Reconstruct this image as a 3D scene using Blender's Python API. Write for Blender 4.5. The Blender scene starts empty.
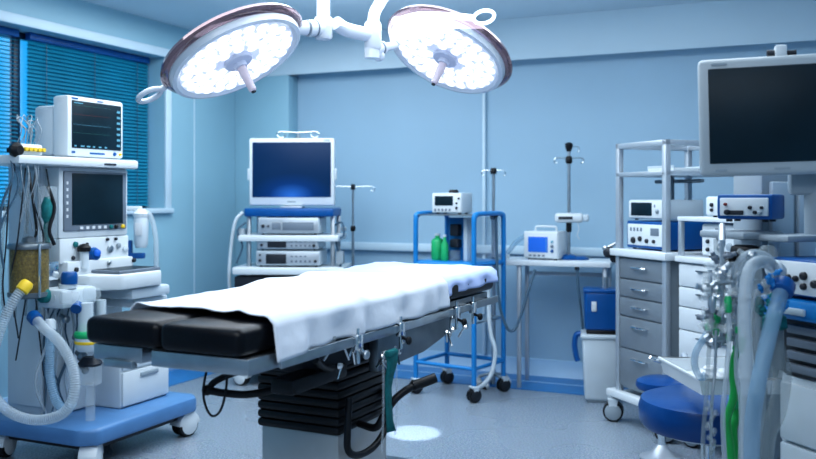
import bpy, bmesh, math, random
from mathutils import Vector, Matrix, noise
random.seed(7)
C = bpy.context.scene.collection
R = math.radians
PI = math.pi
F = 880.0; YH = 197.0; CH = 1.25      # focal length in pixels, horizon row, camera height

def at(px, py, Y):
    return Vector(((px-408)/F*Y, Y, CH-(py-YH)/F*Y))
def gx(px, Y): return (px-408)/F*Y
def gz(py, Y): return CH-(py-YH)/F*Y

# ---------------------------------------------------------------- materials
def mat(name, col, rough=.5, metal=0, var=.06, scale=6, bump=0, bscale=60, emit=None, es=0,
        trans=0, alpha=1, coat=0, ior=1.45, spec=.5):
    m = bpy.data.materials.new(name); m.use_nodes = True
    nt = m.node_tree; b = nt.nodes['Principled BSDF']
    b.inputs['Roughness'].default_value = rough
    b.inputs['Metallic'].default_value = metal
    b.inputs['IOR'].default_value = ior
    b.inputs['Specular IOR Level'].default_value = spec
    b.inputs['Coat Weight'].default_value = coat
    b.inputs['Transmission Weight'].default_value = trans
    b.inputs['Alpha'].default_value = alpha
    tc = nt.nodes.new('ShaderNodeTexCoord')
    n = nt.nodes.new('ShaderNodeTexNoise'); n.inputs['Scale'].default_value = scale
    n.inputs['Detail'].default_value = 3
    nt.links.new(tc.outputs['Object'], n.inputs['Vector'])
    r = nt.nodes.new('ShaderNodeValToRGB')
    r.color_ramp.elements[0].position = .3; r.color_ramp.elements[1].position = .7
    r.color_ramp.elements[0].color = tuple(c*(1-var) for c in col)+(1,)
    r.color_ramp.elements[1].color = tuple(min(1, c*(1+var)) for c in col)+(1,)
    nt.links.new(n.outputs['Fac'], r.inputs['Fac'])
    nt.links.new(r.outputs['Color'], b.inputs['Base Color'])
    if bump:
        n2 = nt.nodes.new('ShaderNodeTexNoise'); n2.inputs['Scale'].default_value = bscale
        nt.links.new(tc.outputs['Object'], n2.inputs['Vector'])
        bp = nt.nodes.new('ShaderNodeBump'); bp.inputs['Strength'].default_value = bump
        bp.inputs['Distance'].default_value = .01
        nt.links.new(n2.outputs['Fac'], bp.inputs['Height'])
        nt.links.new(bp.outputs['Normal'], b.inputs['Normal'])
    if emit:
        b.inputs['Emission Color'].default_value = tuple(emit)+(1,)
        b.inputs['Emission Strength'].default_value = es
    return m

M = {}
M['wall'] = mat('wall paint', (.35,.52,.655), .45, var=.03, scale=1.5)
M['wall_left'] = mat('left wall panel', (.29,.50,.61), .4, var=.03, scale=1.5)
M['bulkhead'] = mat('bulkhead paint', (.54,.68,.77), .5, var=.03, scale=1)
M['ceiling'] = mat('ceiling paint', (.60,.72,.80), .6, var=.03, scale=1)
M['trimwhite'] = mat('pale trim', (.55,.70,.80), .4, var=.03)
M['cove'] = mat('coved skirting vinyl', (.38,.58,.78), .35, var=.04)
M['blueband'] = mat('blue floor vinyl', (.02,.20,.50), .3, var=.08, scale=20)
M['white'] = mat('white enamel', (.66,.72,.76), .35, var=.03)
M['white2'] = mat('cool white plastic', (.55,.63,.69), .4, var=.04)
M['bezelgrey'] = mat('pale grey monitor bezel', (.40,.46,.50), .4, var=.03)
M['grey'] = mat('grey plastic', (.30,.36,.41), .45, var=.05)
M['midgrey'] = mat('mid grey panel', (.17,.21,.26), .45, var=.08)
M['dark'] = mat('charcoal plastic', (.02,.025,.035), .45, var=.1)
M['black'] = mat('black rubber', (.008,.009,.012), .42, var=.15, scale=20)
M['vinyl'] = mat('black vinyl upholstery', (.004,.005,.008), .34, var=.2, scale=12, bump=.06, bscale=90, spec=.32)
M['steel'] = mat('brushed steel', (.50,.54,.57), .32, 1, var=.1, scale=14)
M['pedsteel'] = mat('pedestal brushed steel', (.55,.56,.56), .42, .45, var=.08, scale=5)
M['steeldark'] = mat('satin grey steel', (.24,.28,.31), .38, .85, var=.12, scale=9)
M['chrome'] = mat('chrome', (.75,.78,.8), .12, 1, var=.05)
M['drawergrey'] = mat('grey painted steel drawer', (.25,.29,.33), .35, .35, var=.06)
M['alu'] = mat('satin aluminium', (.50,.55,.60), .35, .55, var=.06)
M['blue'] = mat('blue painted tube', (.015,.22,.55), .3, var=.08)
M['bluedark'] = mat('deep blue plastic', (.002,.085,.29), .35, var=.1)
M['bluebase'] = mat('blue moulded base', (.10,.24,.47), .35, var=.06)
M['stoolblue'] = mat('royal blue vinyl', (.002,.06,.23), .3, var=.1, bump=.05)
M['screen'] = mat('dark screen glass', (.006,.022,.034), .38, var=.2, spec=.25)
M['screenblue'] = mat('deep blue lit screen', (.004,.018,.07), .35, var=.2, emit=(.003,.02,.08), es=.7, spec=.25)
M['screenlit'] = mat('bright blue display', (.02,.10,.45), .2, emit=(.02,.14,.6), es=.45)
M['uiblue'] = mat('display pale marks', (.1,.28,.38), .4, emit=(.10,.30,.42), es=.25)
M['uigreen'] = mat('display green marks', (.03,.14,.12), .4, emit=(.03,.16,.16), es=.15)
M['uired'] = mat('display red marks', (.14,.03,.03), .4, emit=(.16,.03,.03), es=.15)
M['yellow'] = mat('yellow plastic', (.80,.56,.04), .4, var=.05)
M['green'] = mat('green plastic', (.02,.42,.16), .4, var=.1)
M['greentube'] = mat('green oxygen tube', (.02,.38,.09), .35, var=.1)
M['teal'] = mat('teal strap webbing', (.01,.17,.18), .8, var=.2, scale=60, bump=.3, bscale=200)
M['sheet'] = mat('white cotton sheet', (.74,.79,.87), .85, var=.03, bump=.15, bscale=30)
M['sheetblue'] = mat('pale blue fitted sheet', (.44,.54,.82), .85, var=.04, bump=.15, bscale=25)
M['hose'] = mat('translucent corrugated hose', (.55,.64,.71), .3, var=.05, alpha=.46)
M['hoseblue'] = mat('pale blue translucent hose', (.28,.47,.64), .3, var=.05, alpha=.42)
M['clear'] = mat('clear plastic', (.75,.83,.88), .12, var=.02, alpha=.22)
M['shell'] = mat('canister clear shell', (.4,.38,.3), .08, var=.02, alpha=.10)
M['cleargrey'] = mat('smoky clear plastic', (.35,.42,.45), .15, var=.1, alpha=.32)
M['amber'] = mat('amber canister granules', (.17,.125,.03), .45, var=.5, scale=90, bump=.4, bscale=160)
M['pinkrim'] = mat('tinted clear lamp skirt', (.34,.22,.25), .06, metal=.6, var=.1, alpha=.78, coat=1)
M['rimglass'] = mat('clear lamp skirt edge', (.55,.55,.6), .05, metal=.5, alpha=.6, coat=1)
M['lampwhite'] = mat('white lamp housing', (.68,.73,.80), .25, var=.02, coat=.3)
M['led'] = mat('lit lens', (1,1,1), .3, emit=(.90,.93,1), es=1.0)
M['ledglow'] = mat('glowing diffuser', (.8,.82,.88), .3, emit=(.55,.60,.82), es=.32)
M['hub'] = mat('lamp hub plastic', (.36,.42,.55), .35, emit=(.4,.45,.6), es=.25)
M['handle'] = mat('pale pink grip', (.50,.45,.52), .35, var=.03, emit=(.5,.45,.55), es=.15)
M['slat'] = mat('blue venetian slat', (.006,.20,.32), .45, var=.15, scale=3)
M['frame'] = mat('dark window frame', (.008,.03,.06), .4)
M['cord'] = mat('blue grey cable', (.06,.12,.18), .5)
M['paper'] = mat('pale label paper', (.62,.66,.70), .6)

def glow_screen():
    m = mat('blue screen glow', (.003,.015,.05), .35, spec=.25); nt = m.node_tree; b = nt.nodes['Principled BSDF']
    tc = nt.nodes.new('ShaderNodeTexCoord'); mp = nt.nodes.new('ShaderNodeMapping'); g = nt.nodes.new('ShaderNodeTexGradient'); g.gradient_type = 'SPHERICAL'
    mp.inputs['Location'].default_value = (0,0,-.55); mp.inputs['Scale'].default_value = (3.6,1,6.5)
    nt.links.new(tc.outputs['Object'], mp.inputs['Vector']); nt.links.new(mp.outputs['Vector'], g.inputs['Vector'])
    r = nt.nodes.new('ShaderNodeValToRGB'); e = r.color_ramp.elements
    e[0].position = 0; e[0].color = (.001,.018,.055,1); e[1].position = 1; e[1].color = (.03,.16,.60,1); q = e.new(.45); q.color = (.001,.03,.14,1)
    nt.links.new(g.outputs['Color'], r.inputs['Fac']); nt.links.new(r.outputs['Color'], b.inputs['Emission Color'])
    b.inputs['Emission Strength'].default_value = 1
    return m
M['screenblue'] = glow_screen()

def floor_mat():
    m = bpy.data.materials.new('speckled vinyl floor'); m.use_nodes = True
    nt = m.node_tree; b = nt.nodes['Principled BSDF']
    tc = nt.nodes.new('ShaderNodeTexCoord')
    v = nt.nodes.new('ShaderNodeTexVoronoi'); v.inputs['Scale'].default_value = 130
    n = nt.nodes.new('ShaderNodeTexNoise'); n.inputs['Scale'].default_value = 110; n.inputs['Detail'].default_value = 4
    n3 = nt.nodes.new('ShaderNodeTexNoise'); n3.inputs['Scale'].default_value = 1.2
    for q in (v, n, n3): nt.links.new(tc.outputs['Object'], q.inputs['Vector'])
    r = nt.nodes.new('ShaderNodeValToRGB'); e = r.color_ramp.elements
    e[0].position = .34; e[0].color = (.16,.21,.27,1)
    e[1].position = .66; e[1].color = (.40,.46,.53,1)
    q = e.new(.5); q.color = (.27,.33,.40,1)
    nt.links.new(n.outputs['Fac'], r.inputs['Fac'])
    mx = nt.nodes.new('ShaderNodeMixRGB'); mx.blend_type = 'MULTIPLY'; mx.inputs['Fac'].default_value = .12
    nt.links.new(r.outputs['Color'], mx.inputs['Color1']); nt.links.new(v.outputs['Color'], mx.inputs['Color2'])
    nt.links.new(mx.outputs['Color'], b.inputs['Base Color'])
    rr = nt.nodes.new('ShaderNodeMapRange'); rr.inputs['To Min'].default_value = .2; rr.inputs['To Max'].default_value = .34
    nt.links.new(n3.outputs['Fac'], rr.inputs['Value']); nt.links.new(rr.outputs['Result'], b.inputs['Roughness'])
    return m
M['floor'] = floor_mat()

# ---------------------------------------------------------------- mesh builder
def basis(axis):
    a = Vector(axis).normalized()
    t = Vector((0,0,1)) if abs(a.z) < .9 else Vector((1,0,0))
    x = t.cross(a).normalized(); y = a.cross(x)
    return x, y, a

def smooth_path(pts, n=6):
    P = [Vector(p) for p in pts]
    if len(P) < 3: return P
    P = [2*P[0]-P[1]] + P + [2*P[-1]-P[-2]]
    out = []
    for i in range(1, len(P)-2):
        p0,p1,p2,p3 = P[i-1:i+3]
        for k in range(n):
            t = k/n
            out.append(.5*((2*p1)+(-p0+p2)*t+(2*p0-5*p1+4*p2-p3)*t*t+(-p0+3*p1-3*p2+p3)*t**3))
    out.append(P[-2])
    return out

class MB:
    def __init__(s): s.v = []; s.f = []
    def add(s, vs, fs):
        o = len(s.v); s.v += [tuple(p) for p in vs]; s.f += [tuple(i+o for i in f) for f in fs]; return s
    def box(s, x0, x1, y0, y1, z0, z1, bev=.004, seg=2, rot=None, top=None):
        bm = bmesh.new(); bmesh.ops.create_cube(bm, size=1)
        sx, sy, sz = abs(x1-x0), abs(y1-y0), abs(z1-z0)
        for v in bm.verts:
            k = 1
            if top and v.co.z > 0: k = top
            v.co = Vector((v.co.x*sx*k, v.co.y*sy*k, v.co.z*sz))
        b = min(bev, min(sx, sy, sz)*.45)
        if b > 0:
            bmesh.ops.bevel(bm, geom=bm.edges[:], offset=b, segments=seg, profile=.5, affect='EDGES')
        c = Vector(((x0+x1)/2, (y0+y1)/2, (z0+z1)/2))
        for v in bm.verts:
            p = v.co.copy()
            if rot is not None: p = rot @ p
            v.co = p + c
        bm.verts.index_update()
        s.add([v.co for v in bm.verts], [[v.index for v in f.verts] for f in bm.faces]); bm.free(); return s
    def cyl(s, p0, p1, r, r2=None, seg=16):
        p0, p1 = Vector(p0), Vector(p1); r2 = r if r2 is None else r2
        x, y, a = basis(p1-p0); vs = []
        for p, q in ((p0, r), (p1, r2)):
            for i in range(seg):
                t = 2*PI*i/seg; vs.append(p+q*(math.cos(t)*x+math.sin(t)*y))
        fs = [(i, (i+1)%seg, seg+(i+1)%seg, seg+i) for i in range(seg)]
        fs += [tuple(range(seg-1,-1,-1)), tuple(range(seg, 2*seg))]
        return s.add(vs, fs)
    def lathe(s, prof, o=(0,0,0), axis=(0,0,1), seg=24, cap=True):
        o = Vector(o); x, y, a = basis(axis); vs = []
        for r, h in prof:
            for i in range(seg):
                t = 2*PI*i/seg; vs.append(o+a*h+r*(math.cos(t)*x+math.sin(t)*y))
        fs = []
        for k in range(len(prof)-1):
            for i in range(seg):
                j = (i+1)%seg
                fs.append((k*seg+i, k*seg+j, (k+1)*seg+j, (k+1)*seg+i))
        if cap:
            fs.append(tuple(range(seg-1,-1,-1))); fs.append(tuple((len(prof)-1)*seg+i for i in range(seg)))
        return s.add(vs, fs)
    def tube(s, pts, r, seg=8, n=6, corr=0, pitch=.012, closed=False):
        P = smooth_path(pts, n) if not closed else [Vector(p) for p in pts]
        if corr:
            L = [0]
            for i in range(1, len(P)): L.append(L[-1]+(P[i]-P[i-1]).length)
            N = max(4, int(L[-1]/(pitch/2))); Q = []; k = 0
            for i in range(N+1):
                d = L[-1]*i/N
                while k < len(P)-2 and L[k+1] < d: k += 1
                seglen = max(1e-9, L[k+1]-L[k]); Q.append(P[k].lerp(P[k+1], min(1, (d-L[k])/seglen)))
            P = Q
        vs = []; x = None; m = len(P)
        for i, p in enumerate(P):
            if closed: d = P[(i+1)%m]-P[i-1]
            else: d = P[min(i+1, m-1)]-P[max(i-1, 0)]
            if d.length < 1e-9: d = Vector((0,0,1))
            d.normalize()
            if x is None: x, y, _ = basis(d)
            else:
                x = (x-d*x.dot(d)).normalized(); y = d.cross(x)
            rr = r*(1+(corr if i%2 else -corr)) if corr else r
            for k in range(seg):
                t = 2*PI*k/seg; vs.append(p+rr*(math.cos(t)*x+math.sin(t)*y))
        fs = []
        for i in range(m if closed else m-1):
            j = (i+1)%m
            for k in range(seg):
                l = (k+1)%seg; fs.append((i*seg+k, i*seg+l, j*seg+l, j*seg+k))
        if not closed: fs += [tuple(range(seg-1,-1,-1)), tuple((m-1)*seg+i for i in range(seg))]
        return s.add(vs, fs)
    def ball(s, c, r, seg=12, sq=(1,1,1)):
        vs = []; fs = []; c = Vector(c); h = seg//2
        for i in range(1, h):
            a = PI*i/h
            for k in range(seg):
                t = 2*PI*k/seg
                vs.append(c+Vector((r*sq[0]*math.sin(a)*math.cos(t), r*sq[1]*math.sin(a)*math.sin(t), r*sq[2]*math.cos(a))))
        for i in range(h-2):
            for k in range(seg):
                l = (k+1)%seg; fs.append((i*seg+k, (i+1)*seg+k, (i+1)*seg+l, i*seg+l))
        fs.append(tuple(range(seg))); fs.append(tuple((h-2)*seg+i for i in range(seg-1,-1,-1)))
        return s.add(vs, fs)
    def prism(s, poly, z0, z1, bev=0, plane='xy'):
        bm = bmesh.new(); vs = [bm.verts.new((p[0], p[1], z0)) for p in poly]
        f = bm.faces.new(vs); r = bmesh.ops.extrude_face_region(bm, geom=[f])
        for v in r['geom']:
            if isinstance(v, bmesh.types.BMVert): v.co.z = z1
        bmesh.ops.recalc_face_normals(bm, faces=bm.faces[:])
        if bev: bmesh.ops.bevel(bm, geom=bm.edges[:], offset=bev, segments=2, profile=.5, affect='EDGES')
        bm.verts.index_update()
        def g(c):
            if plane == 'xz': return Vector((c.x, c.z, c.y))     # polygon in x/z, depth along y
            if plane == 'yz': return Vector((c.z, c.x, c.y))
            return c.copy()
        s.add([g(v.co) for v in bm.verts], [[v.index for v in f.verts] for f in bm.faces]); bm.free(); return s
    def xf(s, m, start=0):
        s.v = s.v[:start]+[tuple(m @ Vector(p)) for p in s.v[start:]]; return s

SPLIT = {'cross_rail','side_bracket','collar','foot','breathing_port','gas_line','clear_line','side_cable','side_tube','rail_spacer','foot_bolt','grey_lead','thin_lead','black_lead','side_grip','cable','bay_slot','port','drip_tube','side_panel','column_panel','valve_dome','port_ring','joint_ring','holder_cord','brand_marks','tray_edge','valve_fitting','green_fitting','rim','wheel_cover','leg_plate','tray_edge','manifold_bar'}
def islands(mb):
    par = list(range(len(mb.v)))
    def fd(a):
        while par[a] != a: par[a] = par[par[a]]; a = par[a]
        return a
    for f in mb.f:
        r = fd(f[0])
        for i in f[1:]: par[fd(i)] = r
    g = {}
    for f in mb.f: g.setdefault(fd(f[0]), []).append(f)
    out = []
    for fs in g.values():
        ids = sorted({i for f in fs for i in f}); mp = {i:k for k, i in enumerate(ids)}
        m2 = MB(); m2.v = [mb.v[i] for i in ids]; m2.f = [tuple(mp[i] for i in f) for f in fs]; out.append(m2)
    return out
def obj(name, mb, m, parent=None, loc=(0,0,0), rz=0, sm=40, rec=True):
    if name in SPLIT and parent:
        for q in islands(mb): o = obj1(name, q, m, parent, loc, rz, sm, rec)
        return o
    return obj1(name, mb, m, parent, loc, rz, sm, rec)
def obj1(name, mb, m, parent=None, loc=(0,0,0), rz=0, sm=40, rec=True):
    me = bpy.data.meshes.new(name); me.from_pydata(mb.v, [], mb.f)
    if rec:
        bm = bmesh.new(); bm.from_mesh(me); bmesh.ops.recalc_face_normals(bm, faces=bm.faces[:]); bm.to_mesh(me); bm.free()
    me.materials.append(M[m] if isinstance(m, str) else m)
    for p in me.polygons: p.use_smooth = True
    me.set_sharp_from_angle(angle=R(sm)); me.update()
    o = bpy.data.objects.new(name, me); C.objects.link(o)
    if parent: o.parent = parent
    o.location = loc; o.rotation_euler = (0,0,rz)
    return o
def tag(o, label, cat, group=None, kind=None):
    o['label'] = label; o['category'] = cat
    if group: o['group'] = group
    if kind: o['kind'] = kind
    return o
def thing(name, label, cat, loc=(0,0,0), rz=0, group=None):
    o = bpy.data.objects.new(name, None); C.objects.link(o); o.empty_display_size = .1
    o.location = loc; o.rotation_euler = (0,0,rz)
    return tag(o, label, cat, group)
def struct(name, mb, m, loc=(0,0,0), rz=0, parent=None):
    o = obj(name, mb, m, parent, loc, rz)
    if not parent: o['kind'] = 'structure'
    return o
def dup(root, loc, rz, label, group=None):
    r = root.copy(); C.objects.link(r); r.location = loc; r.rotation_euler = (0,0,rz); r['label'] = label
    if group: r['group'] = group
    for ch in root.children:
        c = ch.copy(); C.objects.link(c); c.parent = r
        for g in ch.children:
            d = g.copy(); C.objects.link(d); d.parent = c
    return r
def loc_xy(o, rz, x, y, z=0):
    c, s = math.cos(rz), math.sin(rz)
    return Vector((o[0]+c*x-s*y, o[1]+s*x+c*y, z))

# ================================================================ ROOM
RR = -R(24); C0 = Vector((-1.33, 7.18, 0)); CEIL = 2.49; RW = 5.9; RD = -8.6
def room(name, mb, m, parent=None): return struct(name, mb, m, C0, RR, parent) if not parent else obj(name, mb, m, parent)
room('floor', MB().box(-.02, RW, RD, .02, -.1, 0, 0), 'floor')
room('ceiling', MB().box(-.3, RW+.15, RD-.15, .15, CEIL, CEIL+.1, 0), 'ceiling')
wb = MB().box(-.15, RW+.15, 0, .12, 0, CEIL, 0)
room('wall_back', wb, 'wall')
room('trim_1', MB().prism([(-.14,2.2),(-.14,CEIL-.0005),(-.0005,CEIL-.0005),(-.0005,2.245)], 0, RW, 0, 'yz'), 'bulkhead')               # bulkhead over the recess
room('trim_2', MB().box(.0005, .50, -.14, -.0005, 0.0005, 2.1995, .004), 'wall_left')                 # pier beside the recess
# left wall with window opening
wy0, wy1, wz0, wz1, wd = -1.0, -3.6, 1.17, 2.245, .165
wl = MB()
wl.box(-.3, 0, wy0, .12, 0, CEIL, 0); wl.box(-.3, 0, RD, wy1, 0, CEIL, 0)
wl.box(-.3, 0, wy1, wy0, 0, wz0, 0); wl.box(-.3, 0, wy1, wy0, wz1, CEIL, 0)
room('wall_left', wl, 'wall_left')
room('wall_right', MB().box(RW, RW+.12, RD, .12, 0, CEIL, 0), 'wall')
room('wall_front', MB().box(-.15, RW+.15, RD-.12, RD, 0, CEIL, 0), 'wall')
# floor border, skirting, panel joints
room('trim_3', MB().box(.13, RW-.01, -.50, -.055, .0005, .004, 0), 'blueband')
room('trim_8', MB().box(.13, RW-.01, -.262, -.245, .0042, .006, 0), 'cove')
room('trim_4', MB().box(.0005, .34, RD, -.50, .0005, .004, 0), 'blueband')
cv = MB(); cv.prism([(-.0005,.0006),(-.0005,.115),(-.012,.112),(-.02,.05),(-.05,.012),(-.055,.0006)], .504, RW-.01, 0, 'yz')
room('baseboard_back', cv, 'cove')
cl = MB().box(.0006, .02, RD, -.145, .0006, .11, .004)
room('baseboard_left', cl, 'cove')
rail = MB().box(.53, RW-.02, -.045, -.002, .845, .905, .01)
room('trim_5', rail, 'trimwhite')
pj = MB().box(.0, .004, -.665, -.655, .11, CEIL-.001, 0)
room('trim_6', pj, 'trimwhite')
# vertical service conduit on the recess wall
cd = MB().box(2.05, 2.075, -.03, -.001, .12, 2.199, .006)
room('trim_7', cd, 'trimwhite')
# window
wn = MB()
wn.box(-.2, -.165, wy0-.05, wy0-.0005, wz0+.0005, wz1-.0005, .004); wn.box(-.2, -.165, wy1+.0005, wy1+.05, wz0+.0005, wz1-.0005, .004)
wn.box(-.2, -.165, wy1+.05, wy0-.05, wz1-.04, wz1-.0005, .004); wn.box(-.2, -.165, wy1+.05, wy0-.05, wz0+.0005, wz0+.04, .004)
wn.box(-.2, -.165, -2.165, -2.115, wz0+.04, wz1-.04, .004)
w1 = room('window_1', wn, 'frame')
gl = obj('window_pane', MB().box(-.186, -.180, wy1+.05, wy0-.05, wz0+.04, wz1-.04, 0), 'clear', w1)
sillm = MB().box(-.165, .035, wy1-.06, wy0+.07, wz0-.035, wz0+.0, .006)
obj('window_sill', sillm, 'trimwhite', w1)
obj('window_frame', MB().box(.0005, .02, wy1-.06, wy0+.06, wz1+.0, wz1+.06, .004).box(.0005, .02, wy0+.0, wy0+.06, wz0+.0, wz1, .004), 'trimwhite', w1)
def blind(y0, y1, ang, label):
    t = thing('venetian_blind', label, 'blind', C0, RR, 'venetian blinds in the window')
    sl = MB(); k = wz0+.03
    while k < wz1-.05:
        sl.box(-.138, -.106, y0, y1, k, k+.0015, 0, rot=Matrix.Rotation(ang, 3, 'Y')); k += .024
    obj('slats', sl, 'slat', t)
    obj('head_rail', MB().box(-.145, -.10, y0, y1, wz1-.045, wz1-.002, .004), 'bluedark', t)
    lc = MB()
    for f in (.12, .5, .88):
        yy = y0+(y1-y0)*f; lc.box(-.104, -.102, yy-.002, yy+.002, wz0+.03, wz1-.05, 0)
    obj('ladder_cord', lc, 'cord', t)
blind(-2.10, wy0-.03, R(58), 'blue venetian blind nearly closed behind the patient monitor')
blind(wy1+.03, -2.18, R(20), 'blue venetian blind with open slats at the left picture edge')
# ================================================================ generic pieces
def caster(parent, x, y, z=0, r=.05, rot=0, wheel='white', tyre='black', name='caster', hood=True, cover=None):
    """fork + twin wheel standing on z, built in the parent's frame"""
    m = Matrix.Translation((x, y, z)) @ Matrix.Rotation(rot, 4, 'Z')
    f = MB().box(-.012, .012, -.012, .012, r*1.2, r*2.5, .003)
    if not hood:
        for s in (-1,1): f.prism([(-r*.15,r*.8),(r*.15,r*.8),(r*.5,r*2.1),(-r*.5,r*2.1)], s*r*.60, s*r*.72, 0, 'xz')
        f.box(-r*.5,r*.5,-r*.72,r*.72,r*2.05,r*2.3,.002)
    else: f.prism([(r*1.1*math.cos(PI*k/10), r+r*1.1*math.sin(PI*k/10)) for k in range(11)], -r*.66, r*.66, .003, 'xz')
    f.xf(m); c = obj(name, f, wheel, parent)
    w = MB()
    for s in (-1, 1): w.lathe([(r*.55, 0), (r*.95, .001), (r, r*.12), (r, r*.42), (r*.9, r*.5)], (0, s*r*.08, r), (0, s, 0), 20)
    w.xf(m); obj('wheel', w, tyre, c)
    h = MB()
    for s in (-1, 1): h.lathe([(r*.8, 0), (r*.82, .004), (r*.4, .012)], (0, s*r*.58, r), (0, s, 0), 16)
    h.xf(m); obj('wheel_cover', h, cover or wheel, c)
    return c

def knob(p, x, z, y, r, m='dark', name='knob', L=.012):
    return obj(name, MB().lathe([(r, 0), (r*.95, L*.7), (r*.6, L)], (x, y, z), (0, -1, 0), 16), m, p)

def ui_marks(p, x0, x1, y, z0, z1, rows=4, side=True, m='uiblue', seed=1):
    rnd = random.Random(seed); mk = MB(); w = x1-x0; h = z1-z0
    for i in range(6):
        xx = x0+w*(.04+.12*i); mk.box(xx, xx+w*rnd.uniform(.03,.08), y-.0012, y-.0002, z0+h*.03, z0+h*.06, 0)
    if side:
        for i in range(7):
            zz = z0+h*(.08+.125*i); mk.box(x1-w*.10, x1-w*.03, y-.0012, y-.0002, zz, zz+h*.05, 0)
    mk.box(x0+w*.03, x0+w*.2, y-.0012, y-.0002, z1-h*.06, z1-h*.04, 0)
    obj('display_marks', mk, m, p)

def trace(p, x0, x1, y, z, amp, m, seed=0, n=60):
    rnd = random.Random(seed); t = MB(); pts = []
    for i in range(n+1):
        u = i/n; ph = (u*7) % 1
        a = amp*(2.2 if .45 < ph < .55 else (-.4 if .55 <= ph < .65 else .15*math.sin(ph*12)))
        pts.append((x0+(x1-x0)*u, z+a))
    for i in range(n):
        (xa, za), (xb, zb) = pts[i], pts[i+1]; q = .0006
        t.add([(xa, y, za-q), (xb, y, zb-q), (xb, y, zb+q), (xa, y, za+q)], [(0,1,2,3)])
    obj('trace_line', t, m, p, rec=False)

# ================================================================ ANAESTHESIA MACHINE (left)
O = Vector((gx(93, 3.93), 3.93, 0)); RM = R(66)
am = thing('anaesthesia_machine', 'white anaesthesia machine on a blue wheeled base beneath the window', 'machine', O, RM)
# local: x along the front away from the camera, y inward, z up
base = MB(); base.prism([(.04,.0),(.74,.0),(.80,.06),(.80,.62),(.74,.68),(.04,.68),(-.02,.60),(-.02,.08)], .125, .205, .018)
obj('base', base, 'bluebase', am)
obj('base_foot', MB().box(.05, .72, .06, .62, .09, .126, .01), 'dark', am)
for x, y, a in ((.06,.07,.5),(.72,.06,-.2),(.06,.62,.3),(.72,.62,0)): caster(am, x, y, 0, .062, a)
dc = obj('drawer_cabinet', MB().box(.36,.72,.17,.60,.205,.56,.012), 'white', am)
for k, (z0, z1) in enumerate(((.215,.383),(.393,.53))):
    d = obj('drawer', MB().box(.368,.712,.158,.172,z0,z1,.006), 'white', am)
    obj('handle', MB().box(.49,.62,.148,.16,z1-.04,z1-.018,.005), 'grey', d)
obj('rear_column', MB().box(.10,.66,.42,.64,.205,1.43,.015), 'white2', am)
sidep = MB().box(.085,.101,.40,.62,.25,.92,.005).box(.085,.101,.42,.60,.98,1.38,.005)
obj('side_panel', sidep, 'white2', am)
obj('lower_panel', MB().box(.12,.37,.34,.44,.21,.78,.01), 'white2', am)
# worktop with touch tablet
wk = MB(); wk.prism([(.20,.22),(.24,.16),(.30,.10),(.58,.10),(.64,.15),(.64,.42),(.20,.42)], .80, .875, .014)
obj('worktop', wk, 'white', am)
obj('tray_edge', MB().box(.40,.69,.13,.42,.74,.795,.014).box(.46,.72,.17,.42,.69,.735,.014), 'white2', am)
tb = obj('tablet', MB().box(.30,.60,.12,.30,.876,.892,.005), 'midgrey', am)
obj('tablet_screen', MB().box(.315,.585,.132,.288,.8925,.8935,0), 'screen', tb)
# flowmeter panel
fp = obj('control_panel', MB().box(.13,.60,.33,.44,.93,1.05,.006).box(.15,.60,.30,.44,.86,.94,.006), 'white', am)
obj('gauge', MB().lathe([(.034,0),(.036,.02),(.028,.034)], (.34,.335,.965), (0,-1,0), 20), 'bluedark', am)
obj('gauge_face', MB().lathe([(.018,0),(.016,.012),(.006,.018)], (.34,.300,.973), (0,-1,0), 16), 'screenlit', am)
vp = obj('vaporizer', MB().cyl((.255,.30,.90),(.255,.30,.985),.022), 'white2', am)
obj('vaporizer_cap', MB().lathe([(.03,0),(.032,.02),(.02,.034),(.004,.038)], (.255,.30,.985), (0,0,1), 18), 'black', vp)
for x, z, r, m in ((.21,.955,.010,'dark'),(.225,1.02,.014,'teal'),(.30,1.02,.006,'dark'),(.46,.985,.02,'steel'),(.52,1.0,.014,'grey'),(.57,.98,.018,'white2'),(.44,1.035,.008,'dark'),(.50,1.035,.008,'dark'),(.20,.90,.012,'dark'),(.42,.92,.012,'steel'),(.60,.92,.012,'dark')):
    knob(am, x, z, .328 if z > .94 else .298, r, m)
# ventilator display
vd = obj('display_housing', MB().box(.125,.595,.33,.46,1.05,1.395,.012), 'white', am)
obj('display_panel', MB().box(.15,.575,.322,.333,1.085,1.375,.004), 'midgrey', vd)
obj('display_screen', MB().box(.20,.545,.318,.324,1.115,1.365,.002), 'screen', vd)
ck = MB()
for i in range(6): ck.box(.162,.174,.3195,.3215,1.15+.032*i,1.165+.032*i,0)
for i in range(5): ck.box(.25+.04*i,.27+.04*i,.3195,.3215,1.092,1.106,0)
obj('key_marks', ck, 'paper', vd)
for x, m in ((.46,'teal'),(.495,'black'),(.545,'yellow')): knob(vd, x, 1.098, .322, .011, m)
obj('top_shelf', MB().box(.105,.61,.27,.66,1.395,1.44,.012).box(-.20,.11,.23,.62,1.397,1.436,.008), 'white', am)
obj('shelf_slot', MB().box(.36,.44,.266,.272,1.408,1.418,.002), 'dark', am)
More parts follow.
